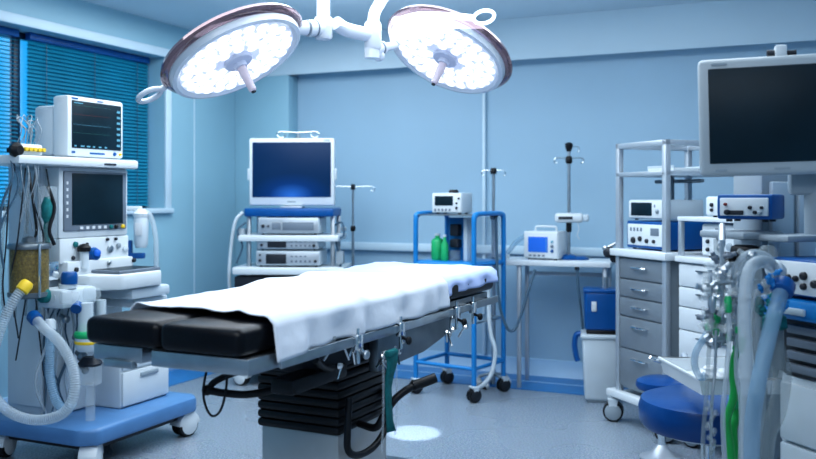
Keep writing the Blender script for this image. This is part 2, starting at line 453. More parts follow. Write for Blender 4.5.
# absorber canister on a bracket at the near side
cn = obj('absorber_canister', MB().cyl((-.06,.32,.82),(-.06,.32,1.015),.083,seg=28), 'amber', am)
obj('canister_shell', MB().cyl((-.06,.32,.815),(-.06,.32,1.02),.086,seg=28), 'shell', cn)
obj('canister_lid', MB().lathe([(.093,0),(.096,.01),(.09,.024),(.03,.03),(.03,.05),(.012,.055)], (-.06,.32,1.015), (0,0,1), 28), 'steeldark', cn)
obj('canister_foot', MB().lathe([(.06,-.03),(.092,-.02),(.092,.0)], (-.06,.32,.82), (0,0,1), 28), 'steeldark', cn)
obj('canister_rod', MB().cyl((-.09,.225,.80),(-.09,.225,1.04),.006).box(-.0,.10,.30,.42,.86,.95,.01), 'chrome', cn)
# breathing block
bb = MB().box(-.02,.20,.16,.32,.74,.83,.02).cyl((.05,.20,.83),(.05,.20,.85),.04)
obj('breathing_block', bb, 'white2', am)
obj('pressure_valve', MB().lathe([(.036,0),(.038,.03),(.034,.05),(.03,.055)], (.05,.19,.85), (0,0,1), 20), 'bluedark', am)
obj('valve_dome', MB().lathe([(.045,0),(.05,.02),(.045,.05),(.02,.06)], (.15,.16,.77), (0,0,1), 20).lathe([(.04,0),(.045,.03),(.04,.05)], (.0,.14,.77), (0,0,1), 20), 'clear', am)
po = MB()
for a, b_, r in (((-.02,.22,.79),(.12,.2,.79),.02),((.05,.16,.74),(.15,.2,.78),.018),((.12,.13,.70),(.12,.2,.78),.02),((.10,.14,.61),(.10,.14,.76),.034),((.22,.16,.66),(.22,.16,.76),.024)):
    po.cyl(a, b_, r)
obj('breathing_port', po, 'white2', am)
obj('port_ring', MB().cyl((.02,.215,.79),(.045,.215,.79),.026).cyl((.05,.15,.735),(.075,.165,.75),.025), 'bluedark', am)
ab = obj('absorber', MB().lathe([(.05,0),(.062,.02),(.062,.06),(.05,.08)], (.10,.12,.54), (0,0,1), 24), 'white2', am)
obj('absorber_ring', MB().lathe([(.06,0),(.066,.008),(.066,.022),(.06,.03)], (.10,.12,.60), (0,0,1), 24), 'green', ab)
obj('yellow_ring', MB().lathe([(.058,0),(.064,.006),(.064,.016),(.058,.022)], (.10,.12,.57), (0,0,1), 24), 'yellow', ab)
wt = obj('water_trap', MB().lathe([(.04,0),(.052,.01),(.052,.09),(.04,.10),(.02,.12)], (.14,.15,.37), (0,0,1), 24), 'clear', am)
obj('trap_stem', MB().cyl((.14,.15,.206),(.14,.15,.375),.022).cyl((.14,.15,.46),(.20,.15,.53),.014), 'clear', wt)
obj('trap_cap', MB().lathe([(.05,0),(.056,.012),(.04,.03),(.03,.04)], (.14,.15,.462), (0,0,1), 20), 'dark', wt)
for x, y, z, r in ((.10,.18,.58,.022),(.16,.12,.64,.02),(.14,.20,.50,.025),(.30,.20,.60,.018),(.08,.24,.68,.02),(.18,.22,.66,.028),(.12,.16,.44,.018)):
    obj('fitting', MB().ball((x,y,z), r, 10).cyl((x,y,z),(x+.03,y+.06,z+.01), r*.5), 'steeldark', am)
obj('green_fitting', MB().ball((.14,.15,.56),.024,10).cyl((.17,.15,.55),(.17,.15,.61),.018).ball((-.03,.26,.80),.035,12).ball((.30,.13,.64),.02,10), 'teal', am)
# thin lines down the near side
ln = MB(); rnd = random.Random(3)
for i in range(5):
    x = .04+.04*i+rnd.uniform(-.01,.01); ln.tube([(x,.30,.75),(x+rnd.uniform(-.05,.05),.33,.62),(x+rnd.uniform(-.05,.05),.32,.5),(x+rnd.uniform(-.06,.06),.33,.36),(x,.33,.24)], .004, 6, 5)
obj('gas_line', ln, 'cord', am)
ln = MB()
for i in range(4):
    x = .02+.05*i; ln.tube([(x,.31,.76),(x+rnd.uniform(-.03,.03),.30,.6),(x+rnd.uniform(-.04,.04),.33,.4),(x+.03,.33,.23)], .007, 6, 5)
obj('clear_line', ln, 'hose', am)
ln = MB(); rnd = random.Random(31)
for i in range(4):
    x = -.16+.06*i; ln.tube([(x,.30,1.38),(x+rnd.uniform(-.05,.05),.28,1.24),(x+rnd.uniform(-.07,.07),.29,1.05),(x+rnd.uniform(-.05,.05),.36,.86),(x+rnd.uniform(-.04,.08),.40,.7-.1*i)], .0035, 6, 5)
obj('side_cable', ln, 'dark', am)
ln = MB()
for i in range(4):
    x = -.13+.06*i; ln.tube([(x,.38,1.3),(x+rnd.uniform(-.04,.04),.36,1.15),(x+rnd.uniform(-.04,.04),.37,.95),(x,.40,.7)], .007, 6, 5)
obj('side_tube', ln, 'cleargrey', am)
# suction / cable holder at the upper near side
obj('cable_holder', MB().box(-.01,.05,.26,.32,1.04,1.30,.008), 'clear', am)
hb = MB().tube([(.02,.29,1.02),(.0,.28,1.12),(.03,.28,1.18),(.01,.27,1.25)], .012, 8, 5)
hb.lathe([(.012,0),(.024,.03),(.026,.08),(.012,.12)], (.0,.275,1.13), (0,0,1), 14)
obj('resuscitation_bag', hb, 'teal', am)
obj('holder_cord', MB().tube([(.0,.27,1.30),(.02,.25,1.2),(-.01,.25,1.1),(.01,.24,1.03)], .008, 8, 5).tube([(-.08,.3,1.36),(-.09,.26,1.2),(-.04,.3,1.08),(-.1,.3,1.02)], .006, 8, 5), 'black', am)

# breathing hoses: separate things hung on the ports
LP = lambda x, y, z: loc_xy(O, RM, x, y, z)
def hose(name, label, cat, pts, r, m, connector=None, corr=.05, pitch=.010, cm='yellow'):
    P = [Vector(p) for p in pts]; o = thing(name, label, cat, (P[0].x, P[0].y, min(p.z for p in P)))
    b = o.location; q = [p-b for p in P]
    obj('tube', MB().tube(q, r, 12, 8, corr=corr, pitch=pitch), m, o)
    if connector:
        for (i, m2) in connector:
            d = (q[1]-q[0]) if i == 0 else (q[-2]-q[-1]); d.normalize(); s = q[0] if i == 0 else q[-1]
            obj('connector', MB().lathe([(r*1.0,-.012),(r*1.35,0),(r*1.35,.035),(r*1.1,.04)], s, d, 18), m2, o)
    return o
hA = [at(27,284,3.86), at(14,300,3.82), at(2,325,3.80), at(-9,362,3.78), at(-8,390,3.78), at(8,411,3.76), at(35,420,3.74), at(62,414,3.72), at(74,394,3.72), at(73,368,3.75), at(60,343,3.8), at(44,328,3.86), at(33,316,3.92)]
hose('breathing_hose', 'clear corrugated breathing hose in a wide loop with a yellow connector', 'hose', hA, .022, 'hose', [(0,'yellow'),(12,'bluedark')])
hB = [at(50,322,3.98), at(50,345,3.95), at(50,375,3.93), at(56,400,3.92), at(66,411,3.9), at(72,404,3.88)]
hose('breathing_hose', 'shorter translucent hose hanging straight inside the looped breathing hose', 'hose', hB, .02, 'hoseblue', [(0,'white2')])
# pipework cluster on the far side of the machine
sp = thing('suction_canister', 'small clear suction canister with pale hose on the far side of the anaesthesia machine', 'canister', at(141,262,4.9)-Vector((0,0,0)))
b0 = sp.location
g = MB().lathe([(.028,0),(.038,.02),(.042,.16),(.03,.18)], (0,0,.08), (0,0,1), 18); obj('jar', g, 'white2', sp)
obj('cap', MB().lathe([(.04,0),(.045,.02),(.02,.045)], (0,0,.25), (0,0,1), 18), 'white', sp)
obj('jar_label', MB().box(-.02,.02,-.046,-.04,.15,.22,.001), 'paper', sp)
obj('hose', MB().tube([(0,0,.28),(.05,0,.26),(.08,0,.15),(.085,.0,.0),(.08,0,-.1)], .014, 10, 8, corr=.08), 'hose', sp)
obj('clip', MB().box(-.10,.02,-.02,.02,.02,.05,.005).box(-.09,-.05,-.025,.02,-.06,.12,.006), 'bluedark', sp)
obj('bracket', MB().box(-.16,.0,-.01,.03,.285,.31,.005).box(-.16,-.05,-.01,.03,-.02,.012,.004), 'white', sp)

# patient monitor on top
PM = loc_xy(O, RM, .395, .45, 1.44)
pm = thing('patient_monitor', 'white patient monitor with a dark screen on top of the anaesthesia machine', 'monitor', PM, RM)
obj('housing', MB().box(-.195,.19,-.10,.0,.008,.305,.014), 'white', pm)
obj('rear_case', MB().box(-.19,.18,.0,.13,.012,.26,.02), 'white2', pm)
obj('screen', MB().box(-.17,.168,-.104,-.099,.05,.282,.002), 'screen', pm)
ui_marks(pm, -.17, .168, -.1045, .05, .282)
for i, (z, m) in enumerate(((.26,'uigreen'),(.215,'uired'),(.165,'uiblue'),(.125,'uigreen'))): trace(pm, -.165, .09, -.1048, z, .006, m, i)
obj('key_marks', MB().box(-.17,-.15,-.1025,-.0995,.024,.034,0).box(-.05,.05,-.1025,-.0995,.024,.032,0).box(-.17,-.13,-.1025,-.0995,.289,.296,0).box(0,.04,-.1025,-.0995,.289,.294,0), 'bluedark', pm)
knob(pm, .12, .03, -.1, .009, 'bluedark'); knob(pm, .16, .03, -.1, .007, 'yellow')
obj('foot', MB().box(-.17,-.12,-.08,.1,0,.01,.002).box(.12,.17,-.08,.1,0,.01,.002), 'dark', pm)
# sensor module and leads hung at the near side
sm_ = thing('sensor_module', 'white multi-port sensor module with a bundle of leads left of the patient monitor', 'module', Vector((gx(26,3.95),3.95,1.4565)), RM)
obj('block', MB().box(-.06,.06,-.04,.04,-.02,.03,.01), 'white', sm_)
pt = MB()
for i in range(5): pt.cyl((-.05+.025*i,-.04,.005),(-.05+.025*i,-.06,.005),.009,seg=10)
obj('port', pt, 'yellow', sm_)
obj('dial', MB().lathe([(.03,0),(.034,.02),(.02,.04)], (-.085,-.02,.0), (0,-1,0), 16).box(-.09,-.055,-.02,.02,-.01,.01,.003), 'black', sm_)
ld = MB(); rnd = random.Random(11)
for i in range(7):
    x = -.05+.018*i; ld.tube([(x,0,.03),(x+rnd.uniform(-.02,.02),-.03,.09),(x+rnd.uniform(-.03,.03),.0,.13+rnd.uniform(-.02,.03)),(x+.05,.05,.15+rnd.uniform(-.04,.03)),(.08,.06,.07+rnd.uniform(-.03,.05)),(.10,.08,.02)], .0022, 6, 5)
obj('grey_lead', ld, 'grey', sm_)
ld = MB()
for i in range(6):
    x = -.06+.02*i; ld.tube([(x,-.03,-.02),(x+rnd.uniform(-.02,.02),-.05,-.12),(x+rnd.uniform(-.04,.03),-.03,-.24),(x+rnd.uniform(-.03,.05),.0,-.36)], .002, 6, 5)
obj('thin_lead', ld, 'grey', sm_)
obj('black_lead', MB().tube([(-.085,0,-.02),(-.10,-.03,-.12),(-.13,0,-.24),(-.14,0,-.40),(-.12,0,-.52)], .005, 6, 6).tube([(-.08,0,-.02),(-.07,-.03,-.16),(-.12,0,-.3),(-.16,0,-.42)], .004, 6, 6), 'cord', sm_)

# ================================================================ OPERATING TABLE
TO = Vector((-.635, 2.243, 0)); RT = R(-26)
ot = thing('operating_table', 'operating table with black leg pads, steel rails and a bellows pedestal', 'table', TO, RT)
def pad(x0, x1, y0, y1, z0, z1, b=.022): return MB().box(x0, x1, y0, y1, z0, z1, b, 4)
obj('leg_pad', pad(-.262,-.004,0,.42,.858,.93), 'vinyl', ot)
obj('leg_pad', pad(.004,.262,-.01,.42,.858,.93), 'vinyl', ot)
obj('body_pad', pad(-.27,.27,.425,1.18,.86,.935), 'vinyl', ot)
obj('head_pad', pad(-.29,.27,1.185,1.72,.865,.94), 'vinyl', ot)
obj('leg_plate', MB().box(-.245,-.075,.02,.40,.815,.856,.003).box(-.20,-.10,.01,.03,.80,.82,.002), 'steel', ot)
obj('leg_plate', MB().box(-.03,.275,.005,.42,.815,.856,.003), 'steel', ot)
obj('body_frame', MB().box(-.25,.25,.43,1.69,.80,.858,.006), 'steeldark', ot)
obj('side_rail', MB().box(.284,.294,.12,1.70,.815,.843,.003), 'steel', ot)
obj('side_rail', MB().box(-.305,-.295,.12,1.70,.836,.862,.003), 'steel', ot)
ps = MB()
for y in (.16,.38,.62,.9,1.2,1.45,1.65):
    for s in (-1,1): ps.cyl((s*.24,y,.829),(s*.285,y,.829),.009)
obj('rail_spacer', ps, 'chrome', ot)
obj('side_cover', MB().prism([(.75,.80),(1.35,.80),(1.35,.74),(1.1,.70),(.75,.69)], .20, .235, .004, 'yz'), 'steeldark', ot)
obj('lift_frame', MB().box(-.2,.2,.45,1.25,.73,.80,.01), 'dark', ot)
# bellows and pedestal
bx0, bx1, by0, by1 = -.145, .165, .62, .98
bl = MB()
for i in range(8):
    z = .505+.028*i; k = .014 if i < 6 else 0
    bl.box(bx0-.0+k*0, bx1, by0, by1, z, z+.029, .012, 2)
    bl.box(bx0+.018, bx1-.018, by0+.018, by1-.018, z+.02, z+.04, 0)
obj('bellows', bl, 'black', ot)
obj('pedestal', MB().box(-.135,.155,.635,.965,.20,.506,.006), 'pedsteel', ot)
obj('pedestal_foot', MB().prism([(-.22,.30),(.22,.30),(.22,1.05),(.14,1.18),(.12,1.46),(-.12,1.46),(-.14,1.18),(-.22,1.05)], .03, .20, .02), 'steeldark', ot)
for x, y in ((-.18,.36),(.18,.36),(-.10,1.38),(.10,1.38)): obj('foot_pad', MB().cyl((x,y,0),(x,y,.032),.03), 'black', ot)
obj('foot_bolt', MB().cyl((.05,1.36,.20),(.05,1.36,.215),.016).cyl((.15,.5,.20),(.15,.5,.21),.012), 'chrome', ot)
# yoke and levers beneath the leg section
yk = MB().tube([(.12,.60,.75),(.04,.48,.745),(-.03,.37,.735),(-.07,.32,.715),(-.085,.305,.695)], .010, 8, 6)
obj('release_bar', yk, 'black', ot)
hb = MB().tube([(-.088,.30,.69),(-.03,.31,.685),(.03,.35,.68),(.09,.44,.69),(.12,.60,.70)], .011, 10, 6).ball((-.088,.30,.69), .016)
obj('push_handle', hb, 'black', ot)
obj('lever', MB().tube([(.255,.34,.80),(.23,.42,.765),(.20,.52,.74),(.18,.62,.74)], .011, 8, 5).box(.13,.21,.30,.60,.70,.745,.01), 'black', ot)
lv = MB().tube([(.36,.80,.655),(.33,.765,.64),(.30,.735,.61),(.27,.72,.56),(.24,.72,.52),(.17,.74,.52)], .012, 10, 6).cyl((.345,.78,.65),(.40,.83,.672),.016)
obj('tilt_lever', lv, 'black', ot)
obj('cable_loop', MB().tube([(-.075,.30,.80),(-.085,.28,.70),(-.07,.275,.645),(-.045,.275,.625),(-.02,.28,.65),(-.01,.29,.72),(-.02,.3,.80)], .0035, 6, 8), 'black', ot)
obj('lower_hose', MB().tube([(.18,.66,.62),(.185,.64,.52),(.185,.645,.46),(.19,.70,.432),(.195,.79,.435),(.195,.87,.47),(.19,.91,.53),(.17,.93,.6)], .0115, 10, 8), 'black', ot)
# rail clamps
for y, k in ((.50,.9),(.78,.8),(1.24,.8),(1.40,.8)):
    cm = MB().box(.290,.310,y-.018,y+.018,.805,.850,.004).cyl((.30,y,.765),(.30,y,.81),.008*k).cyl((.30,y,.85),(.30,y,.868),.005)
    c = obj('rail_clamp', cm, 'chrome', ot)
    k2 = MB().cyl((.305,y+.005,.80),(.335,y-.01,.795),.005)
    k2.ball((.334,y-.010,.795), .014, 12, (.7,1,1))
    obj('clamp_knob', k2, 'black' if y > .6 else 'steel', c)
rnd = random.Random(5)
for i in range(16):
    mc = MB()
    y = rnd.choice([.46,.50,.54,.74,.82,1.22,1.3]); z = .79+rnd.uniform(-.07,.03); x = .27+rnd.uniform(-.03,.04)
    mc.ball((x, y+rnd.uniform(-.03,.03), z), rnd.uniform(.007,.014), 8)
    mc.cyl((x,y,z),(x+rnd.uniform(-.03,.03), y+rnd.uniform(-.03,.03), z-.04), .004, seg=8)
    obj('rail_fitting', mc, 'chrome', ot)
st = MB(); zt = [.765,.73,.69,.65,.60,.55,.52]
vs = []; fs = []
for i, z in enumerate(zt):
    w = .030 if i < 5 else .014
    vs += [(.305+.004*math.sin(i*2), .70-w+.006*math.sin(i), z), (.305+.01*math.cos(i), .70+w+.006*math.sin(i+1), z)]
for i in range(len(zt)-1): fs.append((2*i,2*i+1,2*i+3,2*i+2))
st.add(vs, fs); st.box(.295,.315,.67,.735,.755,.775,.006)
s = obj('strap', st, 'teal', ot); sd = s.modifiers.new('thick','SOLIDIFY'); sd.thickness = .004
obj('drip_tube', MB().tube([(.30,.74,.78),(.305,.745,.62),(.30,.74,.50)], .004, 6, 4).tube([(.305,.65,.78),(.308,.645,.60),(.30,.65,.47)], .004, 6, 4), 'clear', ot)

# sheets
def cloth(x0, x1, ya, yb, top, hangL, hangR, nx=70, ny=80, amp=.004, seed=0, slant=0, raise_=0, hem=.012, widen=0):
    """cloth lying over the pad between ya and yb, hanging on both sides; arc-length across"""
    W = x1-x0; total = hangL+W+hangR; vs = []; fs = []
    for j in range(ny+1):
        v = j/ny
        for i in range(nx+1):
            s = total*i/nx
            y = ya+(yb-ya)*v
            r = .022
            if s < hangL: x = x0-.004; z = top-(hangL-s); side = (hangL-s)/max(hangL,1e-3)
            elif s > hangL+W: x = x1+.004; z = top-(s-hangL-W); side = (s-hangL-W)/max(hangR,1e-3)
            else:
                x = x0+(s-hangL); z = top; side = 0
                e = min(x-x0, x1-x)
                if e < r: z -= r*(1-math.sqrt(max(0,1-(1-e/r)**2)))*.6
            n = noise.noise(Vector((x*5+seed, y*4, z*5)))
            n2 = noise.noise(Vector((x*14, y*11+seed, z*9)))
            if side > 0:
                fold = (math.sin(y*34+5*noise.noise(Vector((y*5,seed,0))))*.6+n2*1.2)*.014*min(1,side*1.6)
                x += (fold+.006*side+.006) if s > hangL+W else -(fold+.006*side+.006)
                z = top-(top-z)*(1+.16*noise.noise(Vector((y*3.1,seed+2,0)))+hem*math.sin(y*9))-.008
            else:
                z += amp*(.6+n)+.4*amp*abs(n2)
                ridge = abs(noise.noise(Vector((x*3-y*2, y*3+x*2, seed+4))))
                z += amp*1.2*max(0, .25-ridge)*4
            z += raise_*v*v
            x -= widen*v*max(0,(x1-x)/W)
            yy = y+slant*(x-x0)/W*(1 if v < .5 else 0)*(1-v)*1.0+.006*noise.noise(Vector((x*8, v*2, 3)))
            vs.append((x, yy, z))
    for j in range(ny):
        for i in range(nx):
            a = j*(nx+1)+i; fs.append((a, a+1, a+nx+2, a+nx+1))
    m = MB(); m.add(vs, fs); return m
sh = obj('bed_sheet', cloth(-.275,.268,.205,1.20,.9375,.05,.088, seed=3, amp=.009, slant=-.10, widen=.035, raise_=.008), 'sheet', None, TO, RT, sm=180)
tag(sh, 'white cotton sheet draped over the middle of the operating table', 'sheet')
md = sh.modifiers.new('thick','SOLIDIFY'); md.thickness = .003; md.offset = 1
s2 = obj('bed_sheet', cloth(-.312,.262,1.15,1.73,.943,.045,.045, seed=9, amp=.004, raise_=.012, ny=50), 'sheetblue', None, TO, RT, sm=180)
tag(s2, 'pale blue fitted sheet over the far head end of the operating table', 'sheet')
md = s2.modifiers.new('thick','SOLIDIFY'); md.thickness = .003; md.offset = 1
# ================================================================ SURGICAL LIGHTS
def orient(n, up):
    """matrix whose local -Z is n and local X is as close as possible to up"""
    z = -Vector(n).normalized(); x = Vector(up); x = (x-z*x.dot(z)).normalized(); y = z.cross(x)
    return Matrix(((x.x,y.x,z.x),(x.y,y.y,z.y),(x.z,y.z,z.z))).to_4x4()
def lamp_head(t, c, n, ax, rad, handle_side):
    m = Matrix.Translation(c) @ orient(n, ax)
    h = MB().lathe([(rad*.97,-.012),(rad,-.002),(rad,.010),(rad*.94,.020),(rad*.80,.030),(rad*.5,.044),(rad*.2,.05),(.02,.052)], (0,0,0), (0,0,1), 64)
    hd = obj('lamp_head', h.xf(m), 'lampwhite', t)
    # clear tinted skirt standing off behind the rim
    s = MB().lathe([(rad*1.01,.006),(rad*1.07,.012),(rad*1.10,.025),(rad*1.07,.040),(rad*.86,.052),(rad*.85,.048),(rad*1.05,.036),(rad*1.08,.025),(rad*1.05,.016)], (0,0,0), (0,0,1), 64, cap=False)
    obj('skirt', s.xf(m), 'pinkrim', hd)
    bk = MB().lathe([(rad*.84,.045),(rad*.80,.058),(rad*.5,.070),(.02,.074)], (0,0,0), (0,0,1), 48); obj('back_cover', bk.xf(m), 'dark', hd)
    bz = MB().lathe([(rad*.995,-.004),(rad*.985,-.018),(rad*.93,-.022),(rad*.865,-.012),(rad*.865,-.006)], (0,0,0), (0,0,1), 64, cap=False)
    obj('rim', bz.xf(m), 'lampwhite', hd)
    df = MB().lathe([(rad*.87,-.013),(.01,-.0135)], (0,0,0), (0,0,1), 48); obj('diffuser', df.xf(m), 'ledglow', hd)
    le = MB(); rnd = random.Random(2)
    for ring, cnt, lr in ((.77,25,.0235),(.60,19,.0245),(.43,13,.0255),(.30,8,.021)):
        for i in range(cnt):
            a = 2*PI*(i+.5*(ring<.6))/cnt+rnd.uniform(-.03,.03); q = rad*ring
            if ring < .35 and i % 4 == 0: continue
            le.lathe([(lr*1.0,-.0138),(lr*.95,-.0175),(lr*.4,-.0195)], (q*math.cos(a), q*math.sin(a), 0), (0,0,1), 12)
    obj('led_lens', le.xf(m), 'led', hd)
    hu = MB().lathe([(rad*.215,-.013),(rad*.215,-.024),(rad*.20,-.030),(rad*.10,-.034),(rad*.09,-.05),(rad*.05,-.052)], (0,0,0), (0,0,1), 32)
    obj('hub', hu.xf(m), 'hub', hd)
    ha = MB().lathe([(.018,-.045),(.019,-.075),(.0165,-.12),(.015,-.155),(.008,-.160)], (0,0,0), (0,0,1), 20)
    hg = obj('sterile_handle', ha.xf(m), 'handle', hd)
    obj('handle_tip', MB().lathe([(.009,-.158),(.009,-.164)], (0,0,0), (0,0,1), 12).xf(m), 'dark', hg)
    return hd, m
def grip_loop(hd, m, ang, rad, reach, tilt=0, L=.055, W=.035, r=.009):
    """loop handle on the edge of the lamp at angle ang"""
    mm = m @ Matrix.Rotation(ang, 4, 'Z')
    g = MB().tube([(rad*.98,0,.03),(rad+reach*.5,0,.03),(rad+reach,0,.03)], .012, 10, 4)
    pts = [Vector((rad+reach+L+L*math.cos(PI+2*PI*i/28), W*math.sin(PI+2*PI*i/28), .03)) for i in range(28)]
    g.tube(pts, r, 10, closed=True)
    return obj('grip_loop', g.xf(mm), 'lampwhite', hd)

# left light
def facing(c, px, pz, k):
    v = (Vector((0,0,CH))-c).normalized(); p = Vector((px,0,pz)); p = (p-v*p.dot(v)).normalized()
    return (v*k+p*math.sqrt(1-k*k)).normalized()
Z1 = 3.43
c1 = at(236, 57, Z1); n1 = facing(c1, .455, -.89, .42)
ax1 = Vector((137,0,70)).normalized()
LA = thing('surgical_light', 'large round surgical light on the left, on the vertical ceiling pole', 'lamp', (gx(323.5,3.6), 3.6, CEIL))
inv = Matrix.Translation(-LA.location)
def L1(p): return Vector(p)-LA.location
hd, m1 = lamp_head(LA, L1(c1), n1, ax1, .272, 0)
grip_loop(hd, m1, PI, .272, .05, L=.046, W=.040, r=.011)
jt = L1(at(323.5, 26, 3.6))
obj('pole', MB().cyl(L1((gx(323.5,3.6),3.6,CEIL-.001)), jt, .027, seg=24), 'lampwhite', LA)
obj('ceiling_plate', MB().cyl((0,0,-.04),(0,0,-.0005),.12,seg=32), 'white', LA)
jm = MB().lathe([(.03,.0),(.037,.01),(.037,.085),(.034,.09)], jt-Vector((0,0,.055)), (0,0,1), 24)
obj('joint', jm, 'lampwhite', LA)
a0 = jt+Vector((0,0,-.01)); a1 = L1(at(287, 29, 3.5)); d = (a1-a0).normalized()
a1 = L1(at(296, 28, 3.5)); d = (a1-a0).normalized()
ym = MB().cyl(a0, a0+d*.085, .034, seg=20).cyl(a0+d*.08, a0+d*.10, .026, seg=20).cyl(a0+d*.095, a1+d*.02, .030, .020, seg=20)
obj('yoke', ym, 'lampwhite', LA)
obj('joint_ring', MB().cyl(a0+d*.045, a0+d*.052, .0355, seg=20).cyl(a0+d*.086,a0+d*.093,.029,seg=20), 'midgrey', LA)
# right light
Z2 = 3.92
c2 = at(447, 55, Z2); n2 = facing(c2, -.42, -.907, .50); ax2 = Vector((.917,0,-.397))
LB = thing('surgical_light.001', 'round surgical light on the right, hung from the curved arm', 'lamp', (gx(386,3.72), 3.72, CEIL))
def L2(p): return Vector(p)-LB.location
hd2, m2 = lamp_head(LB, L2(c2), n2, ax2, .272, 0)
# handle bar across the top edge, ends in a loop
def onB(x, y, z): return m2 @ Vector((x, y, z))
p0 = L2(at(396,21,3.70)); p1 = L2(at(420,15,3.66)); p2 = L2(at(450,16,3.62)); p3 = L2(at(475,18,3.60))
gb = MB().tube([p0, p1, p2, p3], .014, 10, 6).ball(p0, .02, 12)
gb.cyl(p0, L2(at(402,32,3.84)), .012, seg=10).cyl(p2, L2(at(455,28,3.78)), .010, seg=10)
lc = L2(at(484,17,3.59)); pts = [lc+Vector((.042*math.cos(2*PI*i/26), .0, .026*math.sin(2*PI*i/26)+.006*math.cos(2*PI*i/26))) for i in range(26)]
gb.tube(pts, .008, 10, closed=True)
obj('grip_loop', gb, 'lampwhite', hd2)
j0 = L2(at(373,36,3.72)); 
obj('swing_arm', MB().tube([L2((gx(386,3.72)+.02,3.72,CEIL)), L2(at(392,-22,3.72)), L2(at(381,1,3.72)), L2(at(375,12,3.72)), L2(at(373,24,3.72))], .025, 16, 8), 'lampwhite', LB)
obj('ceiling_plate', MB().cyl((0.02,0,-.04),(0.02,0,-.0005),.10,seg=32), 'white', LB)
obj('joint', MB().lathe([(.03,-.06),(.036,-.05),(.036,.05),(.03,.06)], j0, (0,0,1), 24), 'lampwhite', LB)
e0 = L2(at(326,23,3.61)); e1 = j0+Vector((0,0,.0))
obj('cross_arm', MB().tube([e0+Vector((.04,0,0)), e0.lerp(e1,.4)+Vector((0,0,-.004)), e0.lerp(e1,.75)+Vector((0,0,-.003)), e1], .030, 16, 6), 'lampwhite', LB)
k0 = L2(at(372,50,3.72)); k1 = L2(at(391,46,3.85)); dd = (k1-k0).normalized()
obj('elbow', MB().cyl(k0+Vector((0,0,.045)), k0-Vector((0,0,.035)), .032, seg=20).cyl(k0, k0+dd*.09, .028, seg=18).cyl(k0+dd*.085, k1+dd*.03, .018, seg=16).ball(k0+dd*.055-Vector((0,0,.03)), .026, 14), 'lampwhite', LB)
obj('joint_ring', MB().cyl(k0+Vector((0,0,.048)), k0+Vector((0,0,.042)), .034, seg=20).cyl(k0+dd*.06,k0+dd*.07,.0295,seg=18), 'midgrey', LB)

# ================================================================ generic bench devices (front faces local -Y, origin bottom centre)
def device(name, label, cat, loc, rz, w, d, h, body='white2', face='white', screen=None, sm='screen', knobs=(), keys=(), marks=False, handle=False, feet=.008, group=None, inset=.006):
    t = thing(name, label, cat, loc, rz, group)
    obj('case', MB().box(-w/2, w/2, -d/2, d/2, feet, h, .008), body, t)
    obj('front_panel', MB().box(-w/2+inset, w/2-inset, -d/2-.006, -d/2+.002, feet+inset, h-inset, .003), face, t)
    y = -d/2-.006
    if screen:
        x0, x1, z0, z1 = screen; o = obj('screen', MB().box(x0, x1, y-.003, y+.001, z0, z1, .0015), sm, t)
        if marks: ui_marks(o, x0, x1, y-.003, z0, z1, seed=3)
    for kx, kz, r, m in knobs: knob(t, kx, kz, y, r, m)
    if keys:
        k = MB()
        for x0, x1, z0, z1 in keys: k.box(x0, x1, y-.002, y, z0, z1, .0008)
        obj('key', k, 'midgrey', t)
    f = MB()
    for sx in (-1,1):
        for sy in (-1,1): f.cyl((sx*(w/2-.03), sy*(d/2-.03), 0), (sx*(w/2-.03), sy*(d/2-.03), feet+.001), .01, seg=10)
    obj('foot', f, 'dark', t)
    if handle:
        obj('carry_handle', MB().tube([(-w*.3,0,h-.004),(-w*.3,0,h+.022),(-w*.22,0,h+.03),(w*.22,0,h+.03),(w*.3,0,h+.022),(w*.3,0,h-.004)], .007, 8, 4), body, t)
    return t

def iv_hooks(parent, z, w=.09, r=.0035, m='chrome', two=True, up=.03, name='hook'):
    for s in ((-1,1) if two else (1,)):
        h = MB().tube([(0,0,z),(s*w*.5,0,z+.004),(s*w,0,z+.002),(s*w*1.12,0,z-.012),(s*w*1.05,0,z-up),(s*w*.9,0,z-up*.9)], r, 8, 5)
        obj(name, h, m, parent)

def iv_pole(label, px, Y, ztop, z0=0, base=True, r=.011, head='black', hookz=None, w=.09, group=None, rz=0, br=.16):
    t = thing('drip_stand', label, 'stand', (gx(px,Y), Y, z0), rz, group)
    obj('pole', MB().cyl((0,0,.02),(0,0,ztop-z0-.3),r).cyl((0,0,ztop-z0-.3),(0,0,ztop-z0),r*.75), 'steel', t)
    obj('head', MB().lathe([(r*1.4,-.02),(r*1.6,0),(r*1.2,.02)], (0,0,ztop-z0), (0,0,1), 14), head, t)
    iv_hooks(t, (hookz or ztop)-z0, w)
    obj('collar', MB().lathe([(r*1.3,-.02),(r*1.7,-.01),(r*1.7,.01),(r*1.3,.02)], (0,0,ztop-z0-.3), (0,0,1), 14), head, t)
    if base:
        for k in range(5):
            a = 2*PI*k/5+.3; q = (br*math.cos(a), br*math.sin(a))
            obj('leg', MB().tube([(0,0,.09),(q[0]*.6,q[1]*.6,.075),(q[0],q[1],.06)], .01, 8, 4), 'steel', t)
            caster(t, q[0], q[1], 0, .022, a)
    return t

